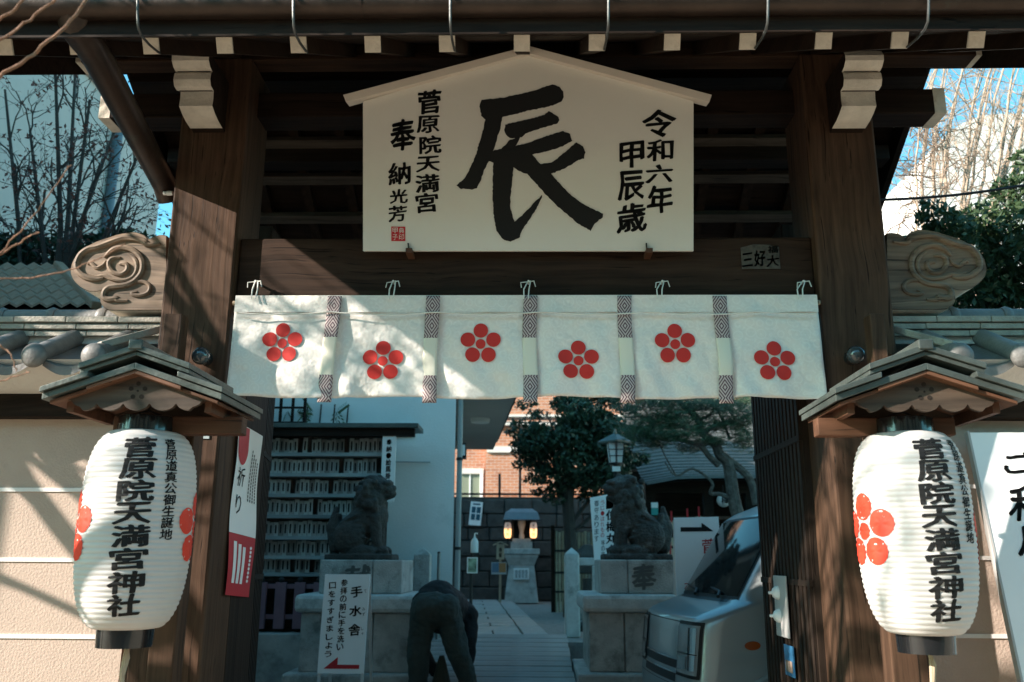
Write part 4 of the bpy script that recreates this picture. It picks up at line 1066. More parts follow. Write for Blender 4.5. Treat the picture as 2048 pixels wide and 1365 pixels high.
q = MB(); column(q, 'うじ・はれもの', 1205, 1000, 1076, 8, fn, bold=.02); q.build('red_lettering', INK_RED, ts_, fix=False)
c = P(1215, 1168, 4.72); MB().box(c.x-.03, c.x+.03, 4.72, 4.76, .3, c.z+.3).build('post', WOOD_DK, ts_)

# ================================================================== FAR END: stone altar, wall, small things
AY = 12.7
al = thing('stone_altar', 'small stone shrine on a flared pedestal between two glowing lanterns', 'stone shrine')
A0 = P(1043, 1195, AY); ax = A0.x
def az(py, Y=AY): return P(1043, py, Y).z
def frus(x, z0, z1, w0, w1, d0=None, d1=None):
    d0 = d0 or w0; d1 = d1 or w1
    return MB().add([(x-w0,AY-d0,z0),(x+w0,AY-d0,z0),(x+w0,AY+d0,z0),(x-w0,AY+d0,z0),(x-w1,AY-d1,z1),(x+w1,AY-d1,z1),(x+w1,AY+d1,z1),(x-w1,AY+d1,z1)], [(0,3,2,1),(4,5,6,7),(0,1,5,4),(1,2,6,5),(2,3,7,6),(3,0,4,7)])
frus(ax, .8, az(1132), .31, .235).build('shaft', STONE_LT, al, bevel=.01); frus(ax, az(1132), az(1116), .235, .29).build('flare', STONE_LT, al)
frus(ax, az(1116), az(1110), .3, .31).build('lower_ledge', STONE_LT, al); frus(ax, az(1109), az(1098), .335, .335).build('upper_ledge', STONE_LT, al, bevel=.008)
frus(ax, az(1098), az(1085), .2, .2).build('step', STONE, al); frus(ax, az(1085), az(1078), .17, .17).build('step', STONE, al)
for s in (-1, 1): MB().box(ax+s*.17-.02, ax+s*.17+.02, AY-.12, AY+.1, az(1078), az(1040)).build('house_wall', STONE_DK, al)
MB().box(ax-.15, ax+.15, AY+.08, AY+.1, az(1078), az(1040)).build('house_back', STONE_DK, al)
frus(ax, az(1041), az(1026), .34, .30, .3, .2).build('house_roof', basic('blue grey copper roof', (.12,.15,.17), .5, .2, 8, .1), al); frus(ax, az(1026), az(1018), .30, .2, .2, .04).build('roof_top', bpy.data.materials['blue grey copper roof'], al)
q = MB(); q.lathe([(.05,0),(.055,.05),(.035,.1),(.05,.18),(.075,.26),(.07,.33),(.03,.36)], c=(ax+.0, AY-.02, az(1078)), n=12); q.build('small_image', STONE_LT, al, smooth=True)
a = P(1027, 1137, AY-.32); b = P(1058, 1160, AY-.32)
MB().box(a.x, b.x, AY-.325, AY-.305, b.z, a.z).build('white_plate', SIGN_W, al, bevel=.01)
q = MB()
for k in range(4): column(q, '御神徳表', a.x+.05+(b.x-a.x-.1)*k/3, a.z-.03, b.z+.03, .045, lambda x, y: (x, AY-.3275, y), bold=.0)
q.build('plate_lettering', INK, al, fix=False)
GLOW = newmat('glowing paper'); mt, N, L, B = GLOW
tc = N.new('ShaderNodeTexCoord'); sp = N.new('ShaderNodeSeparateXYZ'); L.new(tc.outputs['Object'], sp.inputs[0])
gr = ramp(N, [(0, (1,.5,.18,1)), (.55, (1,.5,.18,1)), (.62, (.12,.07,.05,1)), (1, (.05,.035,.03,1))])
mm_ = N.new('ShaderNodeMapRange'); mm_.inputs[1].default_value = 0; mm_.inputs[2].default_value = .29; L.new(sp.outputs[2], mm_.inputs[0]); L.new(mm_.outputs[0], gr.inputs[0])
B.inputs['Base Color'].default_value = (.6,.5,.4,1); L.new(gr.outputs[0], B.inputs['Emission Color']); B.inputs['Emission Strength'].default_value = 1.1
for s, px, lab in ((-1, 1015.5, 'small glowing paper lantern beside the wooden name sign'), (1, 1067, 'small glowing paper lantern on the bamboo fence side of the stone shrine')):
    t = thing('altar_lantern', lab, 'paper lantern', 'lanterns of the stone shrine'); b0 = P(px, 1077, AY-.2); t.location = b0
    MB().lathe([(.04,0),(.058,.03),(.064,.1),(.064,.2),(.058,.26),(.04,.29)], n=16).build('paper', mt, t, smooth=True)
    MB().lathe([(.042,.288),(.042,.315)], n=14).build('cap', BLACK_IRON, t); MB().lathe([(.042,-.025),(.042,.002)], n=14).build('base', BLACK_IRON, t)
    q = MB(); column(q, '天満宮', 0, .27, .03, .07, lambda x, y: (x, -.068, y), bold=.02); q.build('lettering', INK, t, fix=False)
    MB().box(-.015, .015, -.01, .01, .8-b0.z, -.02).build('stand', BLACK_IRON, t)
# wooden name sign and picture board on a stake
ns = thing('wooden_name_sign', 'small pale wooden roofed name sign on a stake with a two colour board', 'sign')
NY = 11.8; s0 = P(1000, 1195, NY)
MB().box(s0.x-.02, s0.x+.02, NY, NY+.03, .8, P(1000,1100,NY).z).build('stake', WOOD_PALE, ns)
a = P(993, 1092, NY); b = P(1008.5, 1119, NY); MB().box(a.x, b.x, NY-.03, NY-.005, b.z, a.z+.03).build('board', WOOD_PALE, ns)
for s in (-1, 1): MB().bar(((a.x+b.x)/2, NY-.02, a.z+.07), ((a.x+b.x)/2+s*.13, NY-.02, a.z+.01), .06, .02, up=(0,0,1)).build('board_roof', WOOD_PALE, ns)
q = MB(); column(q, '梅塚', (a.x+b.x)/2, a.z-.02, b.z+.02, .055, lambda x, y: (x, NY-.0325, y), bold=.03); q.build('lettering', INK, ns, fix=False)
a = P(983, 1125, NY); m_ = P(998, 1125, NY); b = P(1013, 1149, NY)
MB().box(a.x, b.x, NY-.03, NY-.012, b.z, a.z).build('picture_board', flat('pale board', (.5,.52,.52), .6), ns)
MB().box(a.x+.01, m_.x, NY-.034, NY-.031, b.z+.03, a.z-.01).build('blue_field', flat('slate blue', (.13,.2,.27), .6), ns); MB().box(m_.x+.002, b.x-.01, NY-.034, NY-.031, b.z+.03, a.z-.01).build('orange_field', flat('ochre', (.42,.2,.08), .6), ns)
# sanitiser stand
st = thing('sanitiser_stand', 'black pole stand with pump bottle shelf and picture card', 'stand'); SY = 6.9
c = P(941, 1250, SY); zs = P(941, 1106, SY).z
MB().lathe([(.16,.805),(.16,.82),(.03,.83)], c=(c.x,SY,0), n=24).build('foot', BLACK_IRON, st); MB().tube([(c.x,SY,.82),(c.x,SY,zs)], .02, 10).build('pole', BLACK_IRON, st, smooth=True)
MB().box(c.x-.1, c.x+.1, SY-.09, SY+.09, zs-.015, zs).build('shelf', BLACK_IRON, st)
a = P(934.5, 1115, SY-.06); b = P(955, 1147, SY-.06); MB().box(a.x, b.x, SY-.07, SY-.055, b.z, a.z).build('card_frame', SIGN_W, st)
MB().box(a.x+.012, b.x-.012, SY-.074, SY-.071, b.z+.012, a.z-.012).build('card_picture', basic('card picture', (.2,.28,.2), .5, .9, 14, 0), st)
bt = thing('pump_bottle', 'white hand sanitiser pump bottle on the black stand', 'bottle')
c = P(949, 1104, SY); MB().lathe([(.045,0),(.047,.01),(.047,.13),(.03,.165),(.014,.18),(.014,.2)], c=(c.x,SY,zs+.001), n=20).build('bottle_body', flat('milky plastic', (.6,.66,.68), .35), bt, smooth=True)
q = MB(); q.tube([(c.x,SY,zs+.195),(c.x,SY,zs+.232),(c.x+.028,SY,zs+.236),(c.x+.036,SY,zs+.222)], [.008,.008,.007,.005], 8); q.build('pump', SIGN_W, bt, smooth=True)
nt = thing('paper_notice', 'white paper notice with four dark picture squares above the pump bottle', 'notice'); NYt = 13.35
cs = [P(942,1003,NYt), P(966,1005,NYt), P(961,1052,NYt), P(937,1050,NYt)]
def NQ(u, v, d=0): return cs[0].lerp(cs[1],u).lerp(cs[3].lerp(cs[2],u), v)+Vector((0,-d,0))
q = MB(); q.add([NQ(0,0),NQ(1,0),NQ(1,1),NQ(0,1)]+[NQ(0,0,-.01),NQ(1,0,-.01),NQ(1,1,-.01),NQ(0,1,-.01)], [(0,1,2,3),(7,6,5,4),(0,4,5,1),(1,5,6,2),(2,6,7,3),(3,7,4,0)]); q.build('sheet', SIGN_W, nt)
for i in (0, 1):
    for j in (0, 1):
        u0, v0 = .13+.42*i, .22+.3*j; q = MB(); q.add([NQ(u0,v0,.003),NQ(u0+.34,v0,.003),NQ(u0+.34,v0+.26,.003),NQ(u0,v0+.26,.003)], [(0,1,2,3)]); q.build('picture_square', flat('deep blue', (.02,.09,.13), .5) if 'deep blue' not in bpy.data.materials else bpy.data.materials['deep blue'], nt, fix=False)
q = MB(); q.add([NQ(.2,.07,.003),NQ(.8,.07,.003),NQ(.8,.14,.003),NQ(.2,.14,.003)], [(0,1,2,3)]); q.build('heading_bar', bpy.data.materials['deep blue'], nt, fix=False)
# dark stone wall with wire fence above
dw = thing('dark_stone_wall', 'dark stone boundary wall with thin steel fence behind the stone shrine', 'wall')
zt = P(1000, 992, 13.5).z
rnd = random.Random(3); z = .8
MB().box(-6, 3.2, 13.55, 13.9, .7, zt-.02).build('wall_core', STONE_DK, dw)
while z < zt-.1:
    h = rnd.uniform(.22,.32); h = min(h, zt-z); x = -3.0+rnd.uniform(0,.3)
    while x < 1.6:
        w = rnd.uniform(.35,.6); MB().box(x+.008, x+w-.008, 13.47+rnd.uniform(-.02,.02), 13.6, z+.008, z+h-.008).build('stone_block', STONE_BLK, dw, bevel=.02) if True else None; x += w
    z += h
for px in (918, 999, 1040):
    c = P(px, 985, 13.6); top = P(px, 948 if px != 1040 else 880, 13.6).z
    MB().box(c.x-.025, c.x+.025, 13.6, 13.64, zt-.05, top).build('fence_post', BLACK_IRON, dw)
MB().box(-4, 2.5, 13.6, 13.63, zt+.02, zt+.06).build('fence_rail', BLACK_IRON, dw)
# bamboo fence
bf = thing('bamboo_fence', 'pale bamboo fence tied with dark cord beside the stone shrine', 'fence'); FY = 9.6
x = P(1112, 1100, FY).x; xe = P(1188, 1100, FY).x; zt = P(1150, 1062, FY).z
BAM = [basic('bamboo %d' % i, c, .5, .25, 10, .1) for i, c in enumerate(((.38,.33,.24),(.26,.27,.24),(.3,.24,.16)))]
i = 0
while x < xe:
    q = MB(); q.tube([(x,FY,.8),(x,FY,1.2),(x,FY,1.6),(x,FY,zt-random.uniform(0,.03))], .021, 8); q.build('bamboo_cane', BAM[i % 3 if random.random() < .7 else 0], bf, smooth=True); x += .05; i += 1
for z in (zt-.3, zt-.62, zt-.9): MB().box(P(1110,1100,FY).x, xe, FY-.035, FY-.02, z-.015, z+.015).build('tie_bar', BLACK_IRON, bf)
MB().box(P(1107,1100,FY).x-.04, P(1107,1100,FY).x+.02, FY-.04, FY+.04, .8, zt+.08).build('end_post', WOOD_DK, bf)
# small stone lantern-like box with roof
sbx = thing('stone_lantern', 'small dark roofed stone lantern half hidden behind the granite fence', 'stone lantern'); c = P(1176, 1098, 6.2)
MB().lathe([(.19,0),(.17,.03),(.06,.13),(.02,.14)], c=(c.x,6.2,c.z-.09), n=6).build('cap', STONE_DK, sbx); MB().box(c.x-.1, c.x+.1, 6.1, 6.3, c.z-.27, c.z-.09).build('light_box', STONE_DK, sbx, bevel=.01)
MB().lathe([(.14,0),(.14,.06),(.07,.1),(.07,c.z-1.15-.27+.3)], c=(c.x,6.2,.79), n=10).build('shaft', STONE_DK, sbx)
# ================================================================== SILVER VAN
van = thing('parked_van', 'silver microvan parked crosswise just inside the gate', 'van')
VA = rad(6); VF = Vector((-math.cos(VA), -math.sin(VA), 0)); VL = Vector((math.sin(VA), -math.cos(VA), 0))
VC = Vector((.97, 1.42, .3)) + Vector((0,0,0)) - VL*.7375            # middle of the front, on the ground
WZ = [(.0,.7),(.3,.7375),(1.0,.7375),(1.1,.725),(1.55,.66),(1.66,.62),(1.72,.56),(1.76,.42)]
XZ = [(.2,.05),(.3,.0),(.5,.0),(.6,.015),(.85,.04),(.90,.06),(.925,.1),(.95,.16),(.98,.24),(1.0,.30),(1.015,.33),(1.55,.66),(1.60,.74),(1.67,.92),(1.73,1.25),(1.76,1.6)]
RZ = [(.2,.12),(.6,.15),(.9,.17),(1.0,.18),(1.55,.15),(1.76,.2)]
def lerpt(T, z):
    if z <= T[0][0]: return T[0][1]
    for (a, va), (b, vb) in zip(T, T[1:]):
        if z <= b: return va+(vb-va)*(z-a)/(b-a)
    return T[-1][1]
VLEN = 3.39
def plan(s, z):
    "point (back from the nose, to the left) at arc length s from the nose, with outward normal"
    w, r, x0 = lerpt(WZ, z), lerpt(RZ, z), lerpt(XZ, z); r = min(r, w*.8)
    sg = 1 if s >= 0 else -1; s = abs(s); Lf = w-r; La = r*math.pi/2; bow = .055
    if s <= Lf:
        x = x0+bow*(s/w)**2; y = s; nx, ny = -1, .12*(s/w)
    elif s <= Lf+La:
        t = (s-Lf)/r; x = x0+bow*(Lf/w)**2+r*(1-math.cos(t)); y = Lf+r*math.sin(t); nx, ny = -math.cos(t), math.sin(t)
    else:
        x = x0+bow*(Lf/w)**2+r+(s-Lf-La); y = w; nx, ny = 0, 1
    return x, sg*y, nx, sg*ny
def VP(u, y, z): return VC - VF*u + VL*y + Vector((0,0,z))
def VS(s, z, off=0):
    x, y, nx, ny = plan(s, z); return VP(x+nx*off, y+ny*off, z)
def corner(z): w, r = lerpt(WZ, z), min(lerpt(RZ, z), lerpt(WZ, z)*.8); return w-r, w-r+r*math.pi/2
def vpatch(name, mat, s0, s1, z0, z1, off, ns=12, nz=8, par=None, rnd=0, smooth=True):
    q = MB()
    def f(u, v):
        z = z0+(z1-z0)*v; a = s0(z) if callable(s0) else s0; b = s1(z) if callable(s1) else s1
        return VS(a+(b-a)*u, z, off)
    q.grid(ns, nz, f); o = q.build(name, mat, par or van, smooth=smooth, fix=False); return o
PAINT = flat('silver blue paint', (.33,.37,.38), .33, .5, coat=.5); GLASS_DK = flat('dark window glass', (.012,.016,.018), .07, spec=.35)
PLASTIC = flat('black plastic', (.015,.015,.016), .5); CHROME = flat('lamp chrome', (.75,.77,.78), .12, .95); LENS = flat('lamp lens', (.32,.34,.35), .08, .3, coat=1)
zs_ = [.2,.25,.3,.4,.5,.55,.6,.7,.8,.85,.875,.9,.912,.925,.937,.95,.965,.98,.99,1.0,1.008,1.015,1.06,1.12,1.2,1.3,1.4,1.5,1.55,1.575,1.6,1.63,1.67,1.7,1.73,1.75,1.76]
q = MB(); rows = []
for z in zs_:
    Lf, Lc = corner(z); x_c = plan(Lc, z)[0]; w = lerpt(WZ, z)
    half = [Lf*i/8 for i in range(8)] + [Lf+(Lc-Lf)*i/7 for i in range(8)] + [Lc+(VLEN-.15-x_c)*i/16 for i in range(1, 17)]
    L_ = [plan(s, z)[:2] for s in half] + [(VLEN-.04, w-.04), (VLEN, w-.16), (VLEN, w*.4)]
    rows.append([VP(x, y, z) for x, y in L_] + [VP(x, -y, z) for x, y in reversed(L_[1:])] )
n = len(rows[0]); vs = [p for r in rows for p in r]
q.add(vs, [(j*n+i, j*n+(i+1)%n, (j+1)*n+(i+1)%n, (j+1)*n+i) for j in range(len(rows)-1) for i in range(n)] + [tuple(range(n-1,-1,-1)), tuple((len(rows)-1)*n+i for i in range(n))])
q.build('body', PAINT, van, smooth=True, angle=50)
vpatch('windscreen', GLASS_DK, lambda z: -(corner(z)[0]+.05), lambda z: corner(z)[0]+.05, 1.04, 1.535, .006, 20, 12)
vpatch('windscreen_seal', PLASTIC, lambda z: -(corner(z)[0]+.075), lambda z: corner(z)[0]+.075, 1.02, 1.552, .003, 20, 12)
vpatch('cowl', PLASTIC, lambda z: -(corner(z)[0]-.02), lambda z: corner(z)[0]-.02, 1.001, 1.021, .004, 16, 3)
for s in (1, -1):
    if s > 0: rngs = ((lambda z: corner(z)[1]+.10+.0*(z), lambda z: corner(z)[1]+.30), (lambda z: corner(z)[1]+.36, lambda z: corner(z)[1]+1.0), (lambda z: corner(z)[1]+1.1, lambda z: corner(z)[1]+2.0))
    else: rngs = ((lambda z: -corner(z)[1]-.10, lambda z: -corner(z)[1]-1.0), (lambda z: -corner(z)[1]-1.1, lambda z: -corner(z)[1]-2.0))
    for a, b in rngs: vpatch('side_window', GLASS_DK, a, b, 1.06, 1.5, .005, 8, 6)
    hs = lambda k: (lambda z: s*(corner(.75)[0]+k))
    vpatch('headlamp_surround', PLASTIC, hs(-.17), hs(.135), .555, .885, .006, 14, 8)
    hl = vpatch('headlamp', LENS, hs(-.15), hs(.115), .575, .865, .012, 16, 10)
    vpatch('reflector', CHROME, hs(.02), hs(.095), .60, .85, .0165, 10, 8, hl); vpatch('reflector', CHROME, hs(-.13), hs(.0), .60, .68, .0165, 10, 4, hl)
    vpatch('lamp_divider', PLASTIC, hs(-.145), hs(.11), .692, .698, .018, 10, 1, hl)
    q = MB()
    for k in range(20):
        t = 2*math.pi*k/20; q.v.append(tuple(VS(s*(corner(.7)[1]+.19+.05*math.cos(t)), .755+.026*math.sin(t), .008)))
    q.f.append(tuple(range(20))); q.build('side_indicator', flat('amber lens', (.25,.055,.012), .2, coat=.6) if 'amber lens' not in bpy.data.materials else bpy.data.materials['amber lens'], van, fix=False)
    vpatch('door_seam', PLASTIC, lambda z: s*(corner(.7)[1]+.50), lambda z: s*(corner(.7)[1]+.506), .32, 1.0, .002, 1, 8)
    vpatch('side_moulding', PAINT, lambda z: s*(corner(.6)[1]+.06), lambda z: s*(corner(.6)[1]+2.3), .665, .70, .014, 20, 3)
    # wheel with arch
    for dx in (.62, 2.78):
        c = VP(dx, s*.66, .27); ax_ = VL*s
        wq = MB(); prof = [(.0,.06),(.16,.06),(.17,.075),(.255,.07),(.27,.04),(.27,-.05),(.25,-.08)]
        rows_ = []
        for r, h in prof:
            for k in range(28):
                t = 2*math.pi*k/28; rows_.append(c + ax_*h + VF*(r*math.cos(t)) + Vector((0,0,r*math.sin(t))))
        wq.add(rows_, [(i*28+k, i*28+(k+1)%28, (i+1)*28+(k+1)%28, (i+1)*28+k) for i in range(len(prof)-1) for k in range(28)])
        wq.build('wheel', flat('tyre rubber', (.02,.02,.02), .8) if 'tyre rubber' not in bpy.data.materials else bpy.data.materials['tyre rubber'], van, smooth=True)
        aq = MB(); aq.tube([VP(dx+.33*math.cos(t), s*.735, .27+.33*math.sin(t)) for t in [math.pi*k/16 for k in range(17)]], .018, 8); aq.build('wheel_arch', PAINT, van, smooth=True)
for z in (.51, .59):
    o = vpatch('grille_slot', PLASTIC, -.40, .40, z, z+.05, .004, 16, 2); vpatch('slot_trim', CHROME, -.41, .41, z+.051, z+.06, .008, 16, 1, o)
vpatch('bonnet_seam', PLASTIC, lambda z: -(corner(z)[0]-.03), lambda z: corner(z)[0]-.03, .872, .878, .002, 20, 1)
vpatch('bumper_seam', PLASTIC, lambda z: -(corner(z)[1]+.2), lambda z: corner(z)[1]+.2, .49, .494, .002, 24, 1)
vpatch('number_plate', SIGN_W, -.165, .165, .30, .38, .012, 6, 2)
for y0, y1 in ((.42,.02), (-.1,-.5)):
    q = MB(); q.tube([VP(.315, y0, 1.03), VP(.345, y0-.06, 1.06), VP(.38, y1, 1.085)], [.012,.010,.006], 6); q.build('wiper', PLASTIC, van, smooth=True)
for s in (1, -1):
    q = MB(); c = VP(.62, s*.83, 1.10); q.ell(c, (.05,.09,.11), None, 14, 8); q.tube([VP(.62, s*.70, 1.05), c], .018, 6); q.build('door_mirror', PLASTIC, van, smooth=True)

# ================================================================== PERSON BENDING OVER
pr = thing('person', 'person in dark jacket and green trousers bending over on the plank ramp', 'person')
PYc = 2.95; pc0 = P(872, 1212, PYc); px_, pz_ = pc0.x, pc0.z; gz = .335 + (PYc-1.75)/(4.92-1.75)*(.832-.335) + .017
def caps(q, a, b, ra, rb):
    a = Vector(a); b = Vector(b); pts = [a.lerp(b, i/6) for i in range(7)]; q.tube(pts, [ra+(rb-ra)*i/6 for i in range(7)], 14); q.ell(a, (ra,)*3); q.ell(b, (rb,)*3)
H = Vector((px_, PYc, pz_))
legs = []
for s, knee, foot in ((-1, (-.125,-.03,-.36), (-.13,.02,0)), (1, (.19,-.04,-.36), (.27,.05,0))):
    hip = H+Vector((s*.085, 0, -.04)); kn = Vector((px_+knee[0], PYc+knee[1], pz_+knee[2])); ft = Vector((px_+foot[0], PYc+foot[1], gz+.09)); legs.append((hip, kn, ft))
# skin: head, neck, hands, forearms as one continuous figure inside the clothes
q = MB(); sh_ = H+Vector((.06,.46,-.1))
caps(q, H+Vector((0,.02,.02)), sh_, .11, .12); head = sh_+Vector((.02,.2,-.14)); caps(q, sh_, head, .055, .055)
q.ell(head, (.075,.09,.105)); q.ell(head+Vector((0,.08,-.03)), (.016,.02,.02)); q.ell(head+Vector((.075,.0,0)), (.012,.02,.03)); q.ell(head+Vector((-.075,.0,0)), (.012,.02,.03))
hands = []
for s, el, ha in ((1, (.24,.34,-.36), (.20,.4,-.58)), (-1, (-.16,.4,-.36), (-.02,.42,-.56))):
    a = sh_+Vector((s*.17,-.02,.0)); e_ = H+Vector(el); h = H+Vector(ha); caps(q, sh_, a, .06, .055); caps(q, a, e_, .045, .038); caps(q, e_, h, .036, .025); hands.append((a, e_, h))
    q.ell(h+Vector((0,0,-.045)), (.026,.04,.045))
    for k in range(4): caps(q, h+Vector((0,-.028+.019*k,-.07)), h+Vector((s*-.012,-.03+.02*k,-.125+.008*abs(k-1.5))), .0095, .008)
    caps(q, h+Vector((0,.035,-.03)), h+Vector((-.02*s,.062,-.075)), .011, .009)
for hip, kn, ft in legs: caps(q, hip, kn, .07, .05); caps(q, kn, ft, .048, .035)
SKIN = flat('skin', (.42,.26,.19), .55)
blend(q, 'body', SKIN, pr, .012, 2)
q = MB(); q.ell(H+Vector((0,.0,-.0)), (.19,.165,.115)); q.ell(H+Vector((-.08,-.05,-.03)), (.1,.11,.13)); q.ell(H+Vector((.085,-.05,-.03)), (.1,.11,.13)); caps(q, H+Vector((0,0,-.04)), H+Vector((.02,.2,-.04)), .14, .13)
for hip, kn, ft in legs: caps(q, hip, kn, .112, .085); caps(q, kn, ft+Vector((0,0,-.02)), .083, .07)
TROUS = basic('dark green trousers', (.04,.052,.046), .9, .3, 9, .9, 14); rumple(rumple(blend(q, 'trousers', TROUS, pr, .010, 3), .013, 7, (1.2,1,.55)), .006, 20, (.6,1,1.3))
q = MB(); caps(q, H+Vector((.0,.10,.02)), sh_+Vector((0,-.03,.05)), .172, .175); q.ell(sh_, (.24,.15,.15)); q.ell(H+Vector((.0,.02,.035)), (.19,.08,.115))
for a, e_, h in hands: caps(q, a, e_, .075, .06); caps(q, e_, e_.lerp(h,.85), .058, .045)
JACK = basic('black jacket', (.009,.01,.011), .8, .2, 8, .4, 30); rumple(blend(q, 'jacket', JACK, pr, .010, 2), .012, 9, (.7,1,1))
q = MB(); q.ell(head+Vector((0,-.015,.03)), (.082,.09,.09)); q.build('hair', flat('dark hair', (.012,.011,.01), .6), pr, smooth=True)
for hip, kn, ft in legs:
    q = MB(); q.ell(ft+Vector((0,.05,-.05)), (.048,.13,.04)); q.ell(ft+Vector((0,-.02,-.03)), (.045,.06,.06)); q.build('shoe', flat('black shoe', (.012,.012,.012), .5) if 'black shoe' not in bpy.data.materials else bpy.data.materials['black shoe'], pr, smooth=True)
br = thing('broom', 'short broom with pale handle held by the bending person', 'broom')
hb = hands[1][2]+Vector((.0,.03,-.08)); bot = Vector((px_+.02, PYc+.36, .0)); gzb = .335+(bot.y-1.75)/3.17*.497+.02
MB().tube([hb+Vector((-.01,0,.18)), hb, Vector((bot.x,bot.y,gzb+.16))], .012, 8).build('handle', WOOD_PALE, br, smooth=True)
MB().lathe([(.02,.2),(.035,.15),(.07,.02),(.075,.0)], c=(bot.x,bot.y,gzb), n=12).build('bristles', flat('dark bristles', (.05,.04,.025), .9), br)

# ================================================================== LAMP POST
lp = thing('lamp_post', 'black lamp post with hipped roof and white panes before the evergreen tree', 'street lamp'); LPY = 6.9
c = P(1231, 900, LPY); k = (LPY+4.2)/FPX*1.02
def lz(py): return P(1231, py, LPY).z
MB().lathe([(.012,lz(858)),(.03,lz(868)),(.225,lz(884)),(.225,lz(887.5)),(.05,lz(887))][::-1], c=(c.x,LPY,0), n=4).build('hipped_roof', COPPER, lp)
pan = MB()
w0, w1 = .10, .076
z0, z1 = lz(926), lz(888)
pan.add([(c.x-w1,LPY-w1,z0),(c.x+w1,LPY-w1,z0),(c.x+w1,LPY+w1,z0),(c.x-w1,LPY+w1,z0),(c.x-w0,LPY-w0,z1),(c.x+w0,LPY-w0,z1),(c.x+w0,LPY+w0,z1),(c.x-w0,LPY+w0,z1)], [(0,1,5,4),(1,2,6,5),(2,3,7,6),(3,0,4,7),(0,3,2,1),(4,5,6,7)])
pn = pan.build('pane', flat('opal pane', (.78,.8,.78), .4), lp)
for fx_ in (-1, -.08, .08, 1):
    MB().bar((c.x+fx_*w1, LPY-w1-.004, z0), (c.x+fx_*w0, LPY-w0-.004, z1), .008, .008, up=(0,1,0)).build('mullion', BLACK_IRON, pn)
    MB().bar((c.x+fx_*w1, LPY+w1+.004, z0), (c.x+fx_*w0, LPY+w0+.004, z1), .008, .008, up=(0,1,0)).build('mullion', BLACK_IRON, pn)
for v in (.33, .66):
    w = w1+(w0-w1)*v; z = z0+(z1-z0)*v
    MB().box(c.x-w, c.x+w, LPY-w-.008, LPY-w, z-.004, z+.004).build('mullion', BLACK_IRON, pn)
MB().lathe([(.1,-.02),(.1,0.0),(.04,.0)], c=(c.x,LPY,z0-.002), n=4).build('lamp_base', BLACK_IRON, lp)
MB().box(c.x-.05, c.x+.05, LPY-.06, LPY-.045, lz(944), lz(934)).build('number_plate', SIGN_W, lp)
MB().tube([(c.x,LPY,.8),(c.x,LPY,z0)], .03, 10).build('post', BLACK_IRON, lp, smooth=True)

# ================================================================== SMALL HALL ON THE RIGHT
hl_ = thing('small_hall', 'small dark shrine hall with stepped shingle roof behind the pine', 'hall'); HY = 8.6
ez = P(1400, 955, HY).z; hx = P(1293, 955, HY).x
nco = 20; LL = 4.6
def rz_(v): return ez + 1.25*(v**1.35)
def ry_(v): return HY + 2.1*v
def lx_(v): return hx - .10*math.sin(v*math.pi*.5)**.7
SHG = basic('grey shingle', (.095,.1,.097), .7, .25, 14, .3, 60)
co = MB()
for i in range(nco):
    a, b = i/nco, (i+1)/nco
    co = MB(); z_a, z_b = rz_(a), rz_(b); la, lb_ = lx_(a), lx_(b)
    nseg = 10
    def pt(u, v, up):
        vv = a+(b-a)*v; droop = .10*max(0, 1-u/.16)**2
        return (lx_(vv)+LL*u, ry_(vv), rz_(vv)-droop*(1-.5*vv)+up)
    top = [pt(j/nseg, 0, .022) for j in range(nseg+1)]; tb = [pt(j/nseg, 1, .004) for j in range(nseg+1)]; bo = [pt(j/nseg, 0, -.012) for j in range(nseg+1)]
    N1 = nseg+1
    co.add(top+tb+bo, [(j, j+1, N1+j+1, N1+j) for j in range(nseg)] + [(2*N1+j, 2*N1+j+1, j+1, j) for j in range(nseg)])
    co.build('shingle_course', SHG, hl_, fix=False)
q = MB(); q.grid(8, 8, lambda u, v: (lx_(v)+.05+LL*u, ry_(v), rz_(v)-.05-.05*max(0, 1-u/.16)**2)); q.build('roof_underside', WOOD_DK, hl_, fix=False)
MB().add([(hx-.05,HY+2.1,ez+1.25),(hx+LL,HY+2.1,ez+1.25),(hx+LL,HY+4,ez+.1),(hx-.05,HY+4,ez+.1)], [(0,1,2,3)]).build('rear_roof', SHG, hl_, fix=False)
MB().box(hx-.1, hx+LL, HY+2.0, HY+2.2, ez+1.2, ez+1.42).build('ridge', TILE, hl_, bevel=.03)
MB().box(hx+.02, hx+LL, HY+.35, HY+.5, ez-.2, ez-.05).build('lintel', WOOD_DK, hl_)
MB().box(hx+.02, hx+LL, HY+2.2, HY+2.3, .8, ez+.3).build('back_wall', WOOD_DK, hl_)
for px in (1300, 1416, 1500):
    x = P(px, 1000, HY+.4).x; MB().box(x-.07, x+.07, HY+.35, HY+.49, .8, ez-.2).build('post', WOOD_DK, hl_)
MB().box(hx+.02, hx+.06, HY+.5, HY+2.2, .8, ez).build('side_wall', WOOD_DK, hl_)
MB().box(hx+.1, hx+LL, HY+.3, HY+.34, P(1400,1036,HY+.3).z-.02, P(1400,1036,HY+.3).z+.02).build('hanging_rail', WOOD_RED, hl_)
MB().box(hx+.1, hx+LL, HY+.5, HY+1.2, 1.15, 1.2).build('counter', WOOD_DK, hl_)
votive = MB(); votive.prism([(-.07,-.1),(.07,-.1),(.07,.0),(0,.03),(-.07,0)], lambda u, v, d: (u, d, v), -.008, .008); vme = None
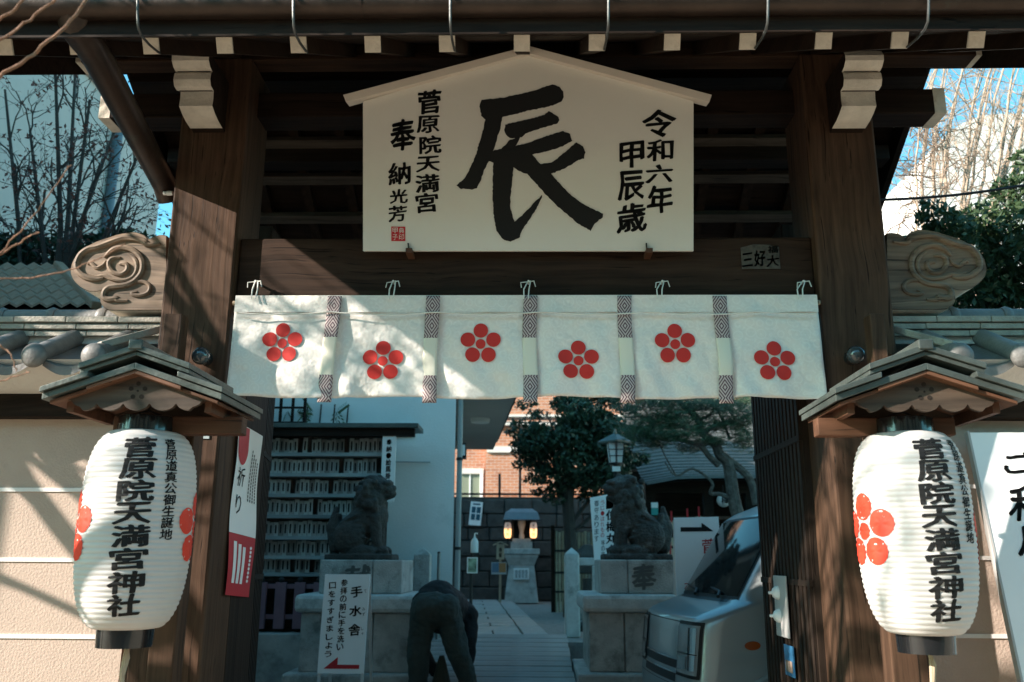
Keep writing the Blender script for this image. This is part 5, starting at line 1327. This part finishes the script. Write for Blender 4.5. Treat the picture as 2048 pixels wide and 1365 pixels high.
for px, py in ((1343,1045),(1375,1040),(1398,1036),(1340,1078),(1341,1100),(1341,1118),(1318,1060)):
    t = thing('votive_plaque', 'pale wooden votive plaque hanging on the rail of the small hall', 'plaque', 'votive plaques at the small hall')
    c = P(px, py, HY+.26); t.location = c
    o = votive.build('plaque', WOOD_PALE, t) if vme is None else link('plaque', vme, WOOD_PALE, t); vme = o.data
    MB().box(-.012, .012, -.014, -.009, 0, .16).build('red_cord', INK_RED, t)
rl = thing('round_lantern', 'round white paper lantern with a black character hanging under the hall eave', 'paper lantern'); c = P(1447, 1001, HY+.1); rl.location = c
rr_ = .095; MB().lathe([(.03,-rr_)]+[(rr_*math.cos(t)+.0025*(i % 2), rr_*math.sin(t)) for i, t in enumerate([-1.25+2.5*k/20 for k in range(21)])]+[(.03,rr_)], n=24).build('paper', PAPER, rl, smooth=True)
q = MB(); char(q, '梅', -.05, .05, .055, -.055, lambda x, y: (x, -math.sqrt(max(1e-4, (rr_+.006)**2-x*x-y*y)), y), bold=.03); q.build('lettering', INK, rl, fix=False)
MB().tube([(0,0,rr_),(0,0,ez-.1-c.z)], .005, 5).build('hanger', BLACK_IRON, rl)
bn = thing('paper_streamer', 'teal and white paper streamer hanging inside the small hall', 'streamer'); c = P(1309, 1018, HY+.3)
MB().box(c.x-.05, c.x+.05, HY+.28, HY+.285, c.z-.09, c.z+.01).build('teal_sheet', flat('teal paper', (.05,.3,.28), .7), bn); MB().box(c.x-.05, c.x+.05, HY+.28, HY+.285, c.z+.012, c.z+.09).build('white_sheet', SIGN_W, bn)

# ================================================================== TREES IN THE COURTYARD
def tree(name, label, cat='tree'): return thing(name, label, cat)
bt_ = tree('evergreen_tree', 'dense dark evergreen tree standing before the brick building')
TY = 8.4
q = MB()
rt = random.Random(77)
for i in range(64):
    px = rt.gauss(1150, 52); py = rt.gauss(890, 62)
    if py > 1000 or px < 1035: continue
    r = rt.uniform(.12,.26); leaves(q, P(px, py, TY+rt.uniform(-.5,.5)), (r*1.3, r, r*.7), int(5200*r*r)+60, .044, 900+i, .1)
for i in range(26):
    px = rt.gauss(1205, 30); py = rt.gauss(905, 60)
    if py > 1010 or px > 1262: continue
    r = rt.uniform(.12,.24); leaves(q, P(px, py, TY+rt.uniform(-.4,.6)), (r*1.3, r, r*.75), int(5200*r*r)+60, rt.uniform(.032,.052), 1300+i, .1)
for i, (px, py) in enumerate(((1030,865),(1042,850),(1060,905),(1050,930),(1070,960),(1085,985),(1040,890),(1075,830),(1050,810),(1110,1000),(1095,940),(1120,975),(1180,995),(1210,960),(1225,1000),(1240,860),(1255,820))):
    r = .13; leaves(q, P(px, py, TY+rt.uniform(-.3,.3)), (r*1.5, r, r*.6), 90, .042, 1000+i, 0)
q.build('crown', LEAF_D, bt_, fix=False)
q = MB(); b0 = P(1140, 1060, TY); q.tube([(b0.x,TY,.8),(b0.x+.02,TY,1.6),(b0.x-.03,TY,2.4),(b0.x,TY,3.6)], [.11,.09,.08,.04], 8)
for k in range(9):
    a = rad(40*k); q.tube([(b0.x,TY,1.9+.15*k),(b0.x+.35*math.cos(a),TY+.3*math.sin(a),2.2+.16*k),(b0.x+.6*math.cos(a),TY+.5*math.sin(a),2.4+.18*k)], [.035,.022,.008], 6)
q.build('trunk', BARK_DK, bt_, smooth=True)
pt_ = tree('pine_tree', 'old pine with bent grey limbs leaning before the small hall')
TP = 6.4
def px3(l, Y=TP, dy=0): return [P(x, y, Y+dy*i) for i, (x, y) in enumerate(l)]
q = MB()
for l, r0, r1, dy in (([(1500,1100),(1470,1010),(1457,930),(1440,910),(1430,888),(1405,866),(1395,838),(1372,815),(1345,795)], .085, .03, 0), ([(1440,912),(1468,928),(1500,960),(1512,1010)], .05, .045, 0), ([(1407,868),(1432,850),(1470,845),(1498,830)], .032, .02, .02),
        ([(1437,930),(1420,915),(1400,892),(1375,884),(1350,880)], .045, .015, -.04), ([(1480,1012),(1445,990),(1421,987),(1424,965),(1386,938),(1352,952),(1330,925)], .028, .008, -.03), ([(1397,840),(1420,830),(1436,800)], .022, .015, 0), ([(1460,880),(1440,830),(1410,790)], .02, .01, .03), ([(1500,870),(1470,838),(1440,795)], .02, .01, .03),([(1352,952),(1330,912),(1320,890)],.01,.005,0)):
    pts = px3(l, TP, dy); sm = [Vector(p) for p in smoothline([tuple(p) for p in pts], 4)]; n = len(sm); q.tube(sm, [r0+(r1-r0)*i/(n-1) for i in range(n)], 8)
q.build('trunk', BARK, pt_, smooth=True)
def needles(mb, c, r, n, ln, seed):
    R = random.Random(seed)
    for _ in range(n):
        v = Vector((R.gauss(0,.45), R.gauss(0,.45), R.gauss(0,.4))); p = Vector(c)+Vector((v.x*r[0], v.y*r[1], v.z*r[2]))
        for k in range(7):
            d = Vector((R.gauss(0,1), R.gauss(0,1), abs(R.gauss(0,1))*.7)).normalized()*ln*R.uniform(.7,1.2); w = d.orthogonal().normalized()*.0035
            mb.add([p-w, p+w, p+d], [(0,1,2)])
q = MB()
for i, (px, py, rx, rz2, n) in enumerate(((1300,850,.34,.2,520),(1340,835,.3,.2,420),(1280,870,.25,.14,260),(1350,875,.34,.1,300),(1400,815,.36,.12,360),(1450,815,.3,.14,300),(1485,805,.26,.12,240),(1330,805,.34,.14,360),(1390,800,.3,.12,200),(1490,880,.2,.16,240),(1420,885,.26,.07,180),(1310,890,.2,.08,160),(1380,898,.2,.06,110),(1270,810,.3,.15,260),(1360,850,.34,.16,300),(1440,850,.3,.12,220),(1480,850,.26,.12,200),(1400,860,.3,.1,200),(1500,830,.25,.15,200))):
    needles(q, P(px, py, TP+random.uniform(-.2,.25)), (rx, .3, rz2), n, .075, 50+i)
q.build('crown', LEAF_P, pt_, fix=False)

# ================================================================== BUILDINGS BEYOND
BY = 22.0
def bz(py): return P(1100, py, BY).z
def bx_(px): return P(px, 900, BY).x
bb = thing('brick_building', 'orange brick building with pale stone bands and railings beyond the trees', 'building')
mt, N, L, B = newmat('orange brick'); tc = N.new('ShaderNodeTexCoord'); mp = N.new('ShaderNodeMapping'); mp.inputs['Rotation'].default_value = (rad(90),0,0); br_ = N.new('ShaderNodeTexBrick')
L.new(tc.outputs['Object'], mp.inputs[0]); L.new(mp.outputs[0], br_.inputs['Vector']); br_.inputs['Scale'].default_value = 1.0; br_.inputs['Brick Width'].default_value = .23; br_.inputs['Row Height'].default_value = .085; br_.inputs['Mortar Size'].default_value = .008
br_.inputs['Color1'].default_value = (.44,.185,.095,1); br_.inputs['Color2'].default_value = (.33,.125,.065,1); br_.inputs['Mortar'].default_value = (.42,.33,.27,1); L.new(br_.outputs[0], B.inputs['Base Color']); B.inputs['Roughness'].default_value = .85
BRICK = mt
BAND_ST = basic('pale stone band', (.58,.54,.48), .8, .08, 2, .1)
xl, xr = -3.3, 9.5
MB().box(xl, bx_(972), BY, BY+8, 0, 9).build('wall', BRICK, bb); MB().box(bx_(972), xr, BY-.25, BY+8, 0, 9).build('wall_front', BRICK, bb)
for py0, py1, x0, x1 in ((838, 833, bx_(985), xr), (908, 896, bx_(975), xr), (851, 846, bx_(985), xr)): MB().box(x0, x1, BY-.32, BY-.252, bz(py0), bz(py1)).build('stone_band', BAND_ST, bb)
for py in (841, 845, 851): MB().box(bx_(985), xr, BY-.55, BY-.52, bz(py)-.02, bz(py)+.02).build('railing', BLACK_IRON, bb)
MB().box(bx_(985), xr, BY-.56, BY-.3, bz(856), bz(852)).build('balcony_edge', BAND_ST, bb)
for k in range(12): x = bx_(1000)+.75*k; MB().box(x-.02, x+.02, BY-.53, BY-.5, bz(852), bz(838)).build('railing_post', BLACK_IRON, bb)
w_ = MB().box(bx_(922), bx_(962), BY-.02, BY-.001, bz(1000), bz(949)).build('window', flat('reflecting window', (.2,.22,.16), .1, spec=.6), bb)
MB().box(bx_(918), bx_(968), BY-.1, BY-.002, bz(949), bz(938)).build('lintel', BAND_ST, w_); MB().box(bx_(961), bx_(967), BY-.1, BY-.002, bz(1000), bz(949)).build('frame', SIGN_W, w_); MB().box(bx_(940), bx_(942), BY-.05, BY-.021, bz(1000), bz(949)).build('frame', SIGN_W, w_)
for k in range(5):
    for py0, py1 in ((945,915),(890,860),(832,800)):
        x = bx_(1290)+1.5*k; wn_ = MB().box(x, x+.8, BY-.27, BY-.251, bz(py0), bz(py1)).build('window', bpy.data.materials['reflecting window'], bb); MB().box(x-.05, x+.85, BY-.3, BY-.272, bz(py0)-.06, bz(py0)).build('sill', BAND_ST, wn_)
        MB().box(x+.38, x+.42, BY-.285, BY-.271, bz(py0), bz(py1)).build('frame', SIGN_W, wn_)
nb = thing('grey_apartment_block', 'tall plain grey walled block behind the maple and plaster wall', 'building')
GREYW = basic('grey render', (.5,.455,.41), .85, .08, 1.2, .1, 40, dirt=((.38,.35,.32), .9, .6))
MB().box(-12, -5.32, -1.15, 7.5, 0, 7.2).build('wall', GREYW, nb)  # unseen front part and height shaped to keep sun off the courtyard
MB().box(-12.1, -5.26, -1.2, 7.6, 7.2, 7.4).build('parapet', GREYW, nb)
for Y in (-.2, 1.6):
    for z in (1.2, 4.2):
        w_ = MB().box(-5.325, -5.305, Y-.45, Y+.45, z, z+1.3).build('window', GLASS_DK, nb)
        MB().box(-5.33, -5.28, Y-.52, Y+.52, z-.07, z).build('sill', BAND_ST, w_); MB().box(-5.31, -5.295, Y-.02, Y+.02, z, z+1.3).build('frame', IRON, w_)
q = MB(); q.tube([(-5.26,6.0,0),(-5.26,6.0,7.1)], .06, 10); q.build('drainpipe', flat('blue pipe', (.1,.14,.17), .4), nb, smooth=True)
rh = thing('added_shade_house', 'added plain grey house shading the far courtyard, behind the white building', 'building')
MB().box(-10, -4.95, 9.6, 17, 0, 6).build('wall', GREYW, rh); MB().add([(-10.2,9.4,6),(-4.8,9.4,6),(-4.8,17.2,6),(-10.2,17.2,6),(-10.2,13.3,7.6),(-4.8,13.3,7.6)], [(0,1,5,4),(2,3,4,5),(0,4,3),(1,2,5)]).build('roof', TILE, rh)  # house added out of sight to keep sun off the far courtyard
wb = thing('pale_modern_building', 'sunlit pale modern building with rounded top behind the bare shrub', 'building')
PALE = basic('pale pink render', (.7,.64,.6), .8, .05, .8, .08)
c = P(1860, 300, 9.0); top = P(1990, 228, 9.0).z
prof = [(c.x-.25, 0)]+[(c.x-.25+1.5*(1-math.cos(t)), top-1.6+1.6*math.sin(t)) for t in [math.pi/2*k/10 for k in range(11)]]+[(c.x+9, top), (c.x+9, 0)]
MB().prism(prof, lambda u, v, d: (u, d, v), 9.0, 15).build('wall', PALE, wb, smooth=True)
for k in range(4):
    x = c.x+1.4+1.3*k; w_ = MB().box(x, x+.8, 8.985, 9.0, top-3.2, top-1.8).build('window', GLASS_DK, wb); MB().box(x-.05, x+.85, 8.96, 8.984, top-3.27, top-3.2).build('sill', BAND_ST, w_)

# tiled outbuilding roof behind the left wall
ob = thing('tiled_outbuilding', 'low outbuilding with grey brown tiled roof behind the plaster wall', 'outbuilding')
OY = 1.5
r0 = P(185, 612, OY); r1 = P(108, 530, OY+.75)
ux = Vector((-1,0,0)); uv = (r1-r0); nrow, ncol = 7, 12; tw = .105
ox = Vector((0,0,0)); tl_ = MB()
vdir = uv/nrow
prof_ = [(-.5,0),(-.3,.012),(0,.03),(.3,.012),(.5,0)]
tl_.add([Vector((-tw*a,0,b)) for a, b in prof_]+[Vector((-tw*a,0,b))+vdir*1.12+Vector((0,0,-.014)) for a, b in prof_]+[Vector((-tw*a,0,b-.016)) for a, b in prof_], [(i,i+1,6+i,5+i) for i in range(4)]+[(10+i,11+i,1+i,i) for i in range(4)])
TILE_BR = basic('brown grey tile', (.38,.26,.18), .65, .25, 10, .2, 60); tm = None
for j in range(nrow):
    for i in range(ncol):
        o = tl_.build('roof_tile', TILE_BR, ob, fix=False) if tm is None else link('roof_tile', tm, TILE_BR, ob); tm = o.data
        o.location = r0 + vdir*j + ux*tw*(i+.5) + Vector((0,0,random.uniform(0,.004)))
MB().add([r0+Vector((.03,0,-.03)), r1+Vector((.03,0,-.03)), r1+Vector((-tw*ncol,0,-.03)), r0+Vector((-tw*ncol,0,-.03))], [(0,1,2,3)]).build('roof_deck', WOOD_DK, ob, fix=False)
MB().bar(r0+Vector((.03,0,0)), r1+Vector((.03,0,0)), .07, .06).build('verge', TILE_BR, ob, bevel=.01)
MB().box(r0.x-1.3, r0.x+.06, OY-.05, OY+.02, r0.z-.19, r0.z-.04).build('fascia', WOOD_RED, ob)
MB().box(r0.x-1.3, r0.x-.1, OY+.1, OY+1.5, .1, r0.z-.05).build('wall', PLASTER_W, ob)

# ================================================================== PLANTS BEYOND THE WALLS
def grow(mb, p, d, ln, r, depth, R, spread=.5, curve=.15, up=.0, kids=3, n=6, tips=None, shrink=.7):
    pts = [Vector(p)]; rs = [r]; dd = Vector(d).normalized(); seg = 5
    for i in range(seg):
        dd = (dd + Vector((R.gauss(0,curve), R.gauss(0,curve), R.gauss(0,curve)+up))).normalized(); pts.append(pts[-1]+dd*ln/seg); rs.append(r*(1-.45*(i+1)/seg))
    mb.tube(pts, rs, n, cap=False)
    if depth <= 0:
        if tips is not None: tips.append(pts[-1]); tips.append(pts[-3])
        return
    for k in range(kids):
        t = R.uniform(.35, 1.0); i = min(seg-1, int(t*seg)); b = pts[i].lerp(pts[i+1], t*seg-i)
        nd = (dd + Vector((R.gauss(0,spread), R.gauss(0,spread), R.gauss(0,spread*.7)+up))).normalized()
        grow(mb, b, nd, ln*shrink*R.uniform(.7,1.1), rs[i]*.62, depth-1, R, spread, curve, up, kids, max(4, n-1), tips, shrink)
mp_ = tree('maple_tree', 'nearly bare maple with a few dry red leaves before the grey block')
R = random.Random(11); q = MB(); tips = []
b0 = P(125, 520, 2.6); base = Vector((b0.x, 2.6, .2))
q.tube([base, base+Vector((.03,0,1.4)), base+Vector((-.02,0,2.6)), base+Vector((.02,.02,3.2))], [.09,.08,.075,.06], 8)
for (px, py) in ((60,260),(150,150),(230,260),(30,330),(110,120),(200,330),(280,300),(10,180),(90,380),(180,200),(250,420)):
    tgt = P(px, py, 2.6+R.uniform(-.5,.5)); st_ = base+Vector((0,0,R.uniform(2.0,3.1))); mid = st_.lerp(tgt,.5)+Vector((R.uniform(-.1,.1),0,-.08))
    q.tube([st_, st_.lerp(mid,.5)+Vector((R.uniform(-.04,.04),0,0)), mid, tgt], [.032,.026,.02,.01], 6)
    for k in range(6): grow(q, mid.lerp(tgt, R.random()), (tgt-mid)+Vector((R.gauss(0,.3),R.gauss(0,.2),R.gauss(0,.2))), .42, .008, 2, R, .6, .2, 0, 3, 5, tips)
q.build('trunk', BARK_DK, mp_, smooth=True)
q = MB(); rl_ = random.Random(4)
for t in tips:
    if rl_.random() < .75:
        for k in range(rl_.randint(1,3)): leaves(q, t, (.06,.06,.05), 1, .022, rl_.randint(0,10**6), 0)
q.build('crown', LEAF_R, mp_, fix=False)
lowb = thing('low_hedge', 'dark leafy hedge under the maple above the wall coping', 'hedge')
q = MB()
for i, px in enumerate((-40, 20, 80, 190, 240, 290)): leaves(q, P(px, 520+10*(i%2), 2.9), (.3,.3,.28), 700, .045, 200+i)
q.build('foliage', LEAF_D, lowb, fix=False)
q = MB()
for px in (-20, 60, 200, 270): c = P(px, 560, 2.9); q.tube([(c.x,2.9,.2),(c.x,2.9,c.z)], .03, 6)
q.build('stem', BARK_DK, lowb)
bs = tree('bare_shrub', 'tall bare shrub of tangled tan twigs behind the right wall', 'shrub')
R = random.Random(21); q = MB(); TWIG = basic('tan twig', (.36,.265,.19), .8, .3, 20, .3)
for k in range(23):
    u = R.random(); Y = R.uniform(2.3, 3.3); b = P(1835+150*u, 560+R.uniform(-30,40), Y); e = P(1870+260*u+R.uniform(-30,30), R.uniform(20,120), Y+R.uniform(-.3,.3)); mid = b.lerp(e,.5)+Vector((-.10+.1*u,0,.0))
    sm = [Vector(p) for p in smoothline([tuple(b), tuple(b.lerp(mid,.55)), tuple(mid), tuple(mid.lerp(e,.5)+Vector((-.03,0,0))), tuple(e)], 4)]; n = len(sm); r0 = R.uniform(.010,.019)
    sm = [p+Vector((R.gauss(0,.006),R.gauss(0,.006),0)) for p in sm]
    q.tube(sm, [r0*(1-.6*i/(n-1)) for i in range(n)], 6)
    for j in range(6): i = R.randint(3, n-2); grow(q, sm[i], (R.gauss(.1,.6), R.gauss(0,.4), R.uniform(.3,1)), R.uniform(.3,.6), .0055, 2, R, .5, .14, .03, 3, 4, None, .6)
for k in range(36):
    px = R.uniform(1800, 2050); py = R.uniform(180, 520); grow(q, P(px, py, R.uniform(2.2,3.2)), (R.gauss(0,1), R.gauss(0,.5), R.gauss(.2,.6)), .4, .005, 2, R, .7, .25, 0, 3, 4, None)
q.build('twigs', TWIG, bs, smooth=True); q = MB()
for k in range(60):
    t_ = R.random(); px = 1795+110*R.random()*(1-.3*t_); py = 210+320*t_; grow(q, P(px, py, R.uniform(2.0,2.8)), (R.gauss(0,1), R.gauss(0,.5), R.gauss(0,.8)), .32, .006, 2, R, .8, .3, 0, 3, 4, None)
q.build('dry_tangle', basic('brown dry twig', (.2,.14,.1), .85, .4, 20, .3), bs, smooth=True)
q = MB()
for k in range(3): c = P(1850+60*k, 560, 2.8); q.tube([(c.x,2.8,.2),(c.x,2.8,c.z)], .03, 6)
q.build('main_stem', BARK, bs, smooth=True)
q = MB()
for k in range(5): c = P(1850+50*k, 640, 2.8); q.tube([(c.x,2.8,.2),(c.x,2.8,2.2)], .04, 7)
q.build('stem', BARK, bs, smooth=True)
hg = thing('evergreen_hedge', 'glossy evergreen hedge rising above the right wall coping', 'hedge')
q = MB()
for i, (px, py, r, n) in enumerate(((1990,560,.34,1500),(2060,480,.36,1500),(1900,470,.2,420),(1830,500,.16,300),(1960,450,.2,380),(2040,390,.22,500),(1870,430,.14,160),(1800,560,.2,420),(1930,590,.3,900),(1850,600,.25,700),(2050,600,.3,900),(2065,320,.14,200))):
    leaves(q, P(px, py, 1.6+random.uniform(-.2,.3)), (r,r*.8,r*.8), n, .034, 300+i, .2)
q.build('foliage', LEAF_D2, hg, fix=False) if False else q.build('foliage', leafmat('glossy hedge leaf', (.03,.06,.025), (.07,.11,.045), .2), hg, fix=False)
q = MB()
for px in (1830, 1930, 2030): c = P(px, 600, 1.7); grow(q, (c.x,1.7,.2), (0,0,1), 1.9, .035, 1, R, .4, .08, .1, 4, 6)
q.build('stem', BARK_DK, hg, smooth=True)
cb = thing('overhead_cable', 'black cable strung across above the right wall', 'cable')
a = P(1690, 402, 1.0); b = P(2080, 366, 1.0); q = MB(); q.tube([a.lerp(b, i/16)+Vector((0,0,-.03*math.sin(math.pi*i/16))) for i in range(17)], .009, 6); q.build('wire', PLASTIC, cb, smooth=True)

# ================================================================== PLUM TREE by the street, reaching into the picture
pm_ = tree('plum_tree', 'bare plum tree whose reddish twigs reach in at the street side of the gate')
R = random.Random(5); q = MB()
TB = Vector((-4.5, -1.75, .0))
q.tube([TB, TB+Vector((.1,.05,.9)), TB+Vector((.0,.1,1.7)), TB+Vector((.1,.1,2.9))], [.13,.11,.1,.07], 10)
for k in range(11):
    a = rad(33*k+R.uniform(-12,12)); st_ = TB+Vector((.06,.1,1.75+.09*k)); d = Vector((math.cos(a), math.sin(a)*.8, R.uniform(.8,1.8)))
    grow(q, st_, d, R.uniform(1.4,2.2), .05, 3, R, .5, .12, .05, 4, 7, None, .66)
def reach(l, Y, r0, r1):
    pts = [P(x, y, Y) for x, y in l]; sm = [Vector(p) for p in smoothline([tuple(p) for p in pts], 5)]; n = len(sm)
    jit = [p+Vector((R.uniform(-.002,.002),R.uniform(-.004,.004),R.uniform(-.002,.002))) for p in sm]
    q.tube(jit, [r0+(r1-r0)*i/(n-1) for i in range(n)], 7)
    for i in range(4, n, 5): q.ell(jit[i]+Vector((0,0,r0*.5)), (r0*.9,)*3, None, 6, 4)
reach([(-260,300),(-120,215),(-20,163),(45,125),(95,85),(150,30),(190,-30),(240,-120)], -2.3, .0045, .0034)
reach([(-260,300),(-150,140),(-20,50),(30,18),(70,-20)], -2.3, .004, .0032)
reach([(-200,210),(-80,125),(0,78),(60,40),(115,-5),(160,-60)], -2.2, .0038, .003)
reach([(-300,700),(-120,600),(-15,520),(40,462),(95,395),(142,328)], -2.0, .0032, .0014)
reach([(-300,700),(-150,580),(-20,558),(60,556),(140,540),(200,515),(252,488)], -2.0, .0028, .0012)
reach([(-150,580),(-60,545),(-5,512),(40,485),(78,463)], -2.0, .0035, .0018)
reach([(-150,900),(-60,790),(10,760),(60,745)], -2.0, .003, .0015); reach([(0,690),(22,710),(33,745)], -2.0, .0025, .0015)
a = TB+Vector((.0,.1,1.9)); e = P(-260,300,-2.3); q.tube([a, a.lerp(e,.5)+Vector((0,0,.25)), e], [.05,.03,.0105], 8)
e = P(-300,700,-2.0); q.tube([TB+Vector((.05,.1,1.4)), (TB+Vector((.05,.1,1.4))).lerp(e,.5)+Vector((0,0,.15)), e], [.035,.018,.0055], 8); e2 = P(-150,900,-2.0); q.tube([e, e2], [.0055,.003], 6)
q.build('branches', BARK_PL, pm_, smooth=True)

# ================================================================== HOUSES ACROSS THE STREET (behind the camera, added to block low sky and bounce warm light)
TAN = basic('tan render', (.5,.38,.28), .85, .08, 1, .1)
for i, (x0, x1, h, lab) in enumerate(((-13,-4.2,6.4,'added unseen tan two storey house across the street with four windows and low roof'), (-4,4.6,7.0,'added unseen taller tan house across the street facing the gate'), (4.8,13,6.6,'added unseen long tan house across the street beyond the plum tree'))):
    t = thing('added_street_house', lab, 'house', 'added houses across the street')
    MB().box(x0, x1, -17, -11, 0, h).build('wall', TAN, t)
    MB().add([(x0-.3,-17.3,h),(x1+.3,-17.3,h),(x1+.3,-10.7,h),(x0-.3,-10.7,h),(x0-.3,-14,h+1.2),(x1+.3,-14,h+1.2)], [(0,1,5,4),(2,3,4,5),(0,4,3),(1,2,5),(0,3,2,1)]).build('roof', TILE, t)
    for z in (1.0, 3.4):
        for k in range(3):
            x = x0+1+(x1-x0-2)*k/2; w_ = MB().box(x-.6, x+.6, -11, -10.97, z, z+1.3).build('window', GLASS_DK, t); MB().box(x-.66, x+.66, -11, -10.92, z-.08, z).build('sill', BAND_ST, w_)
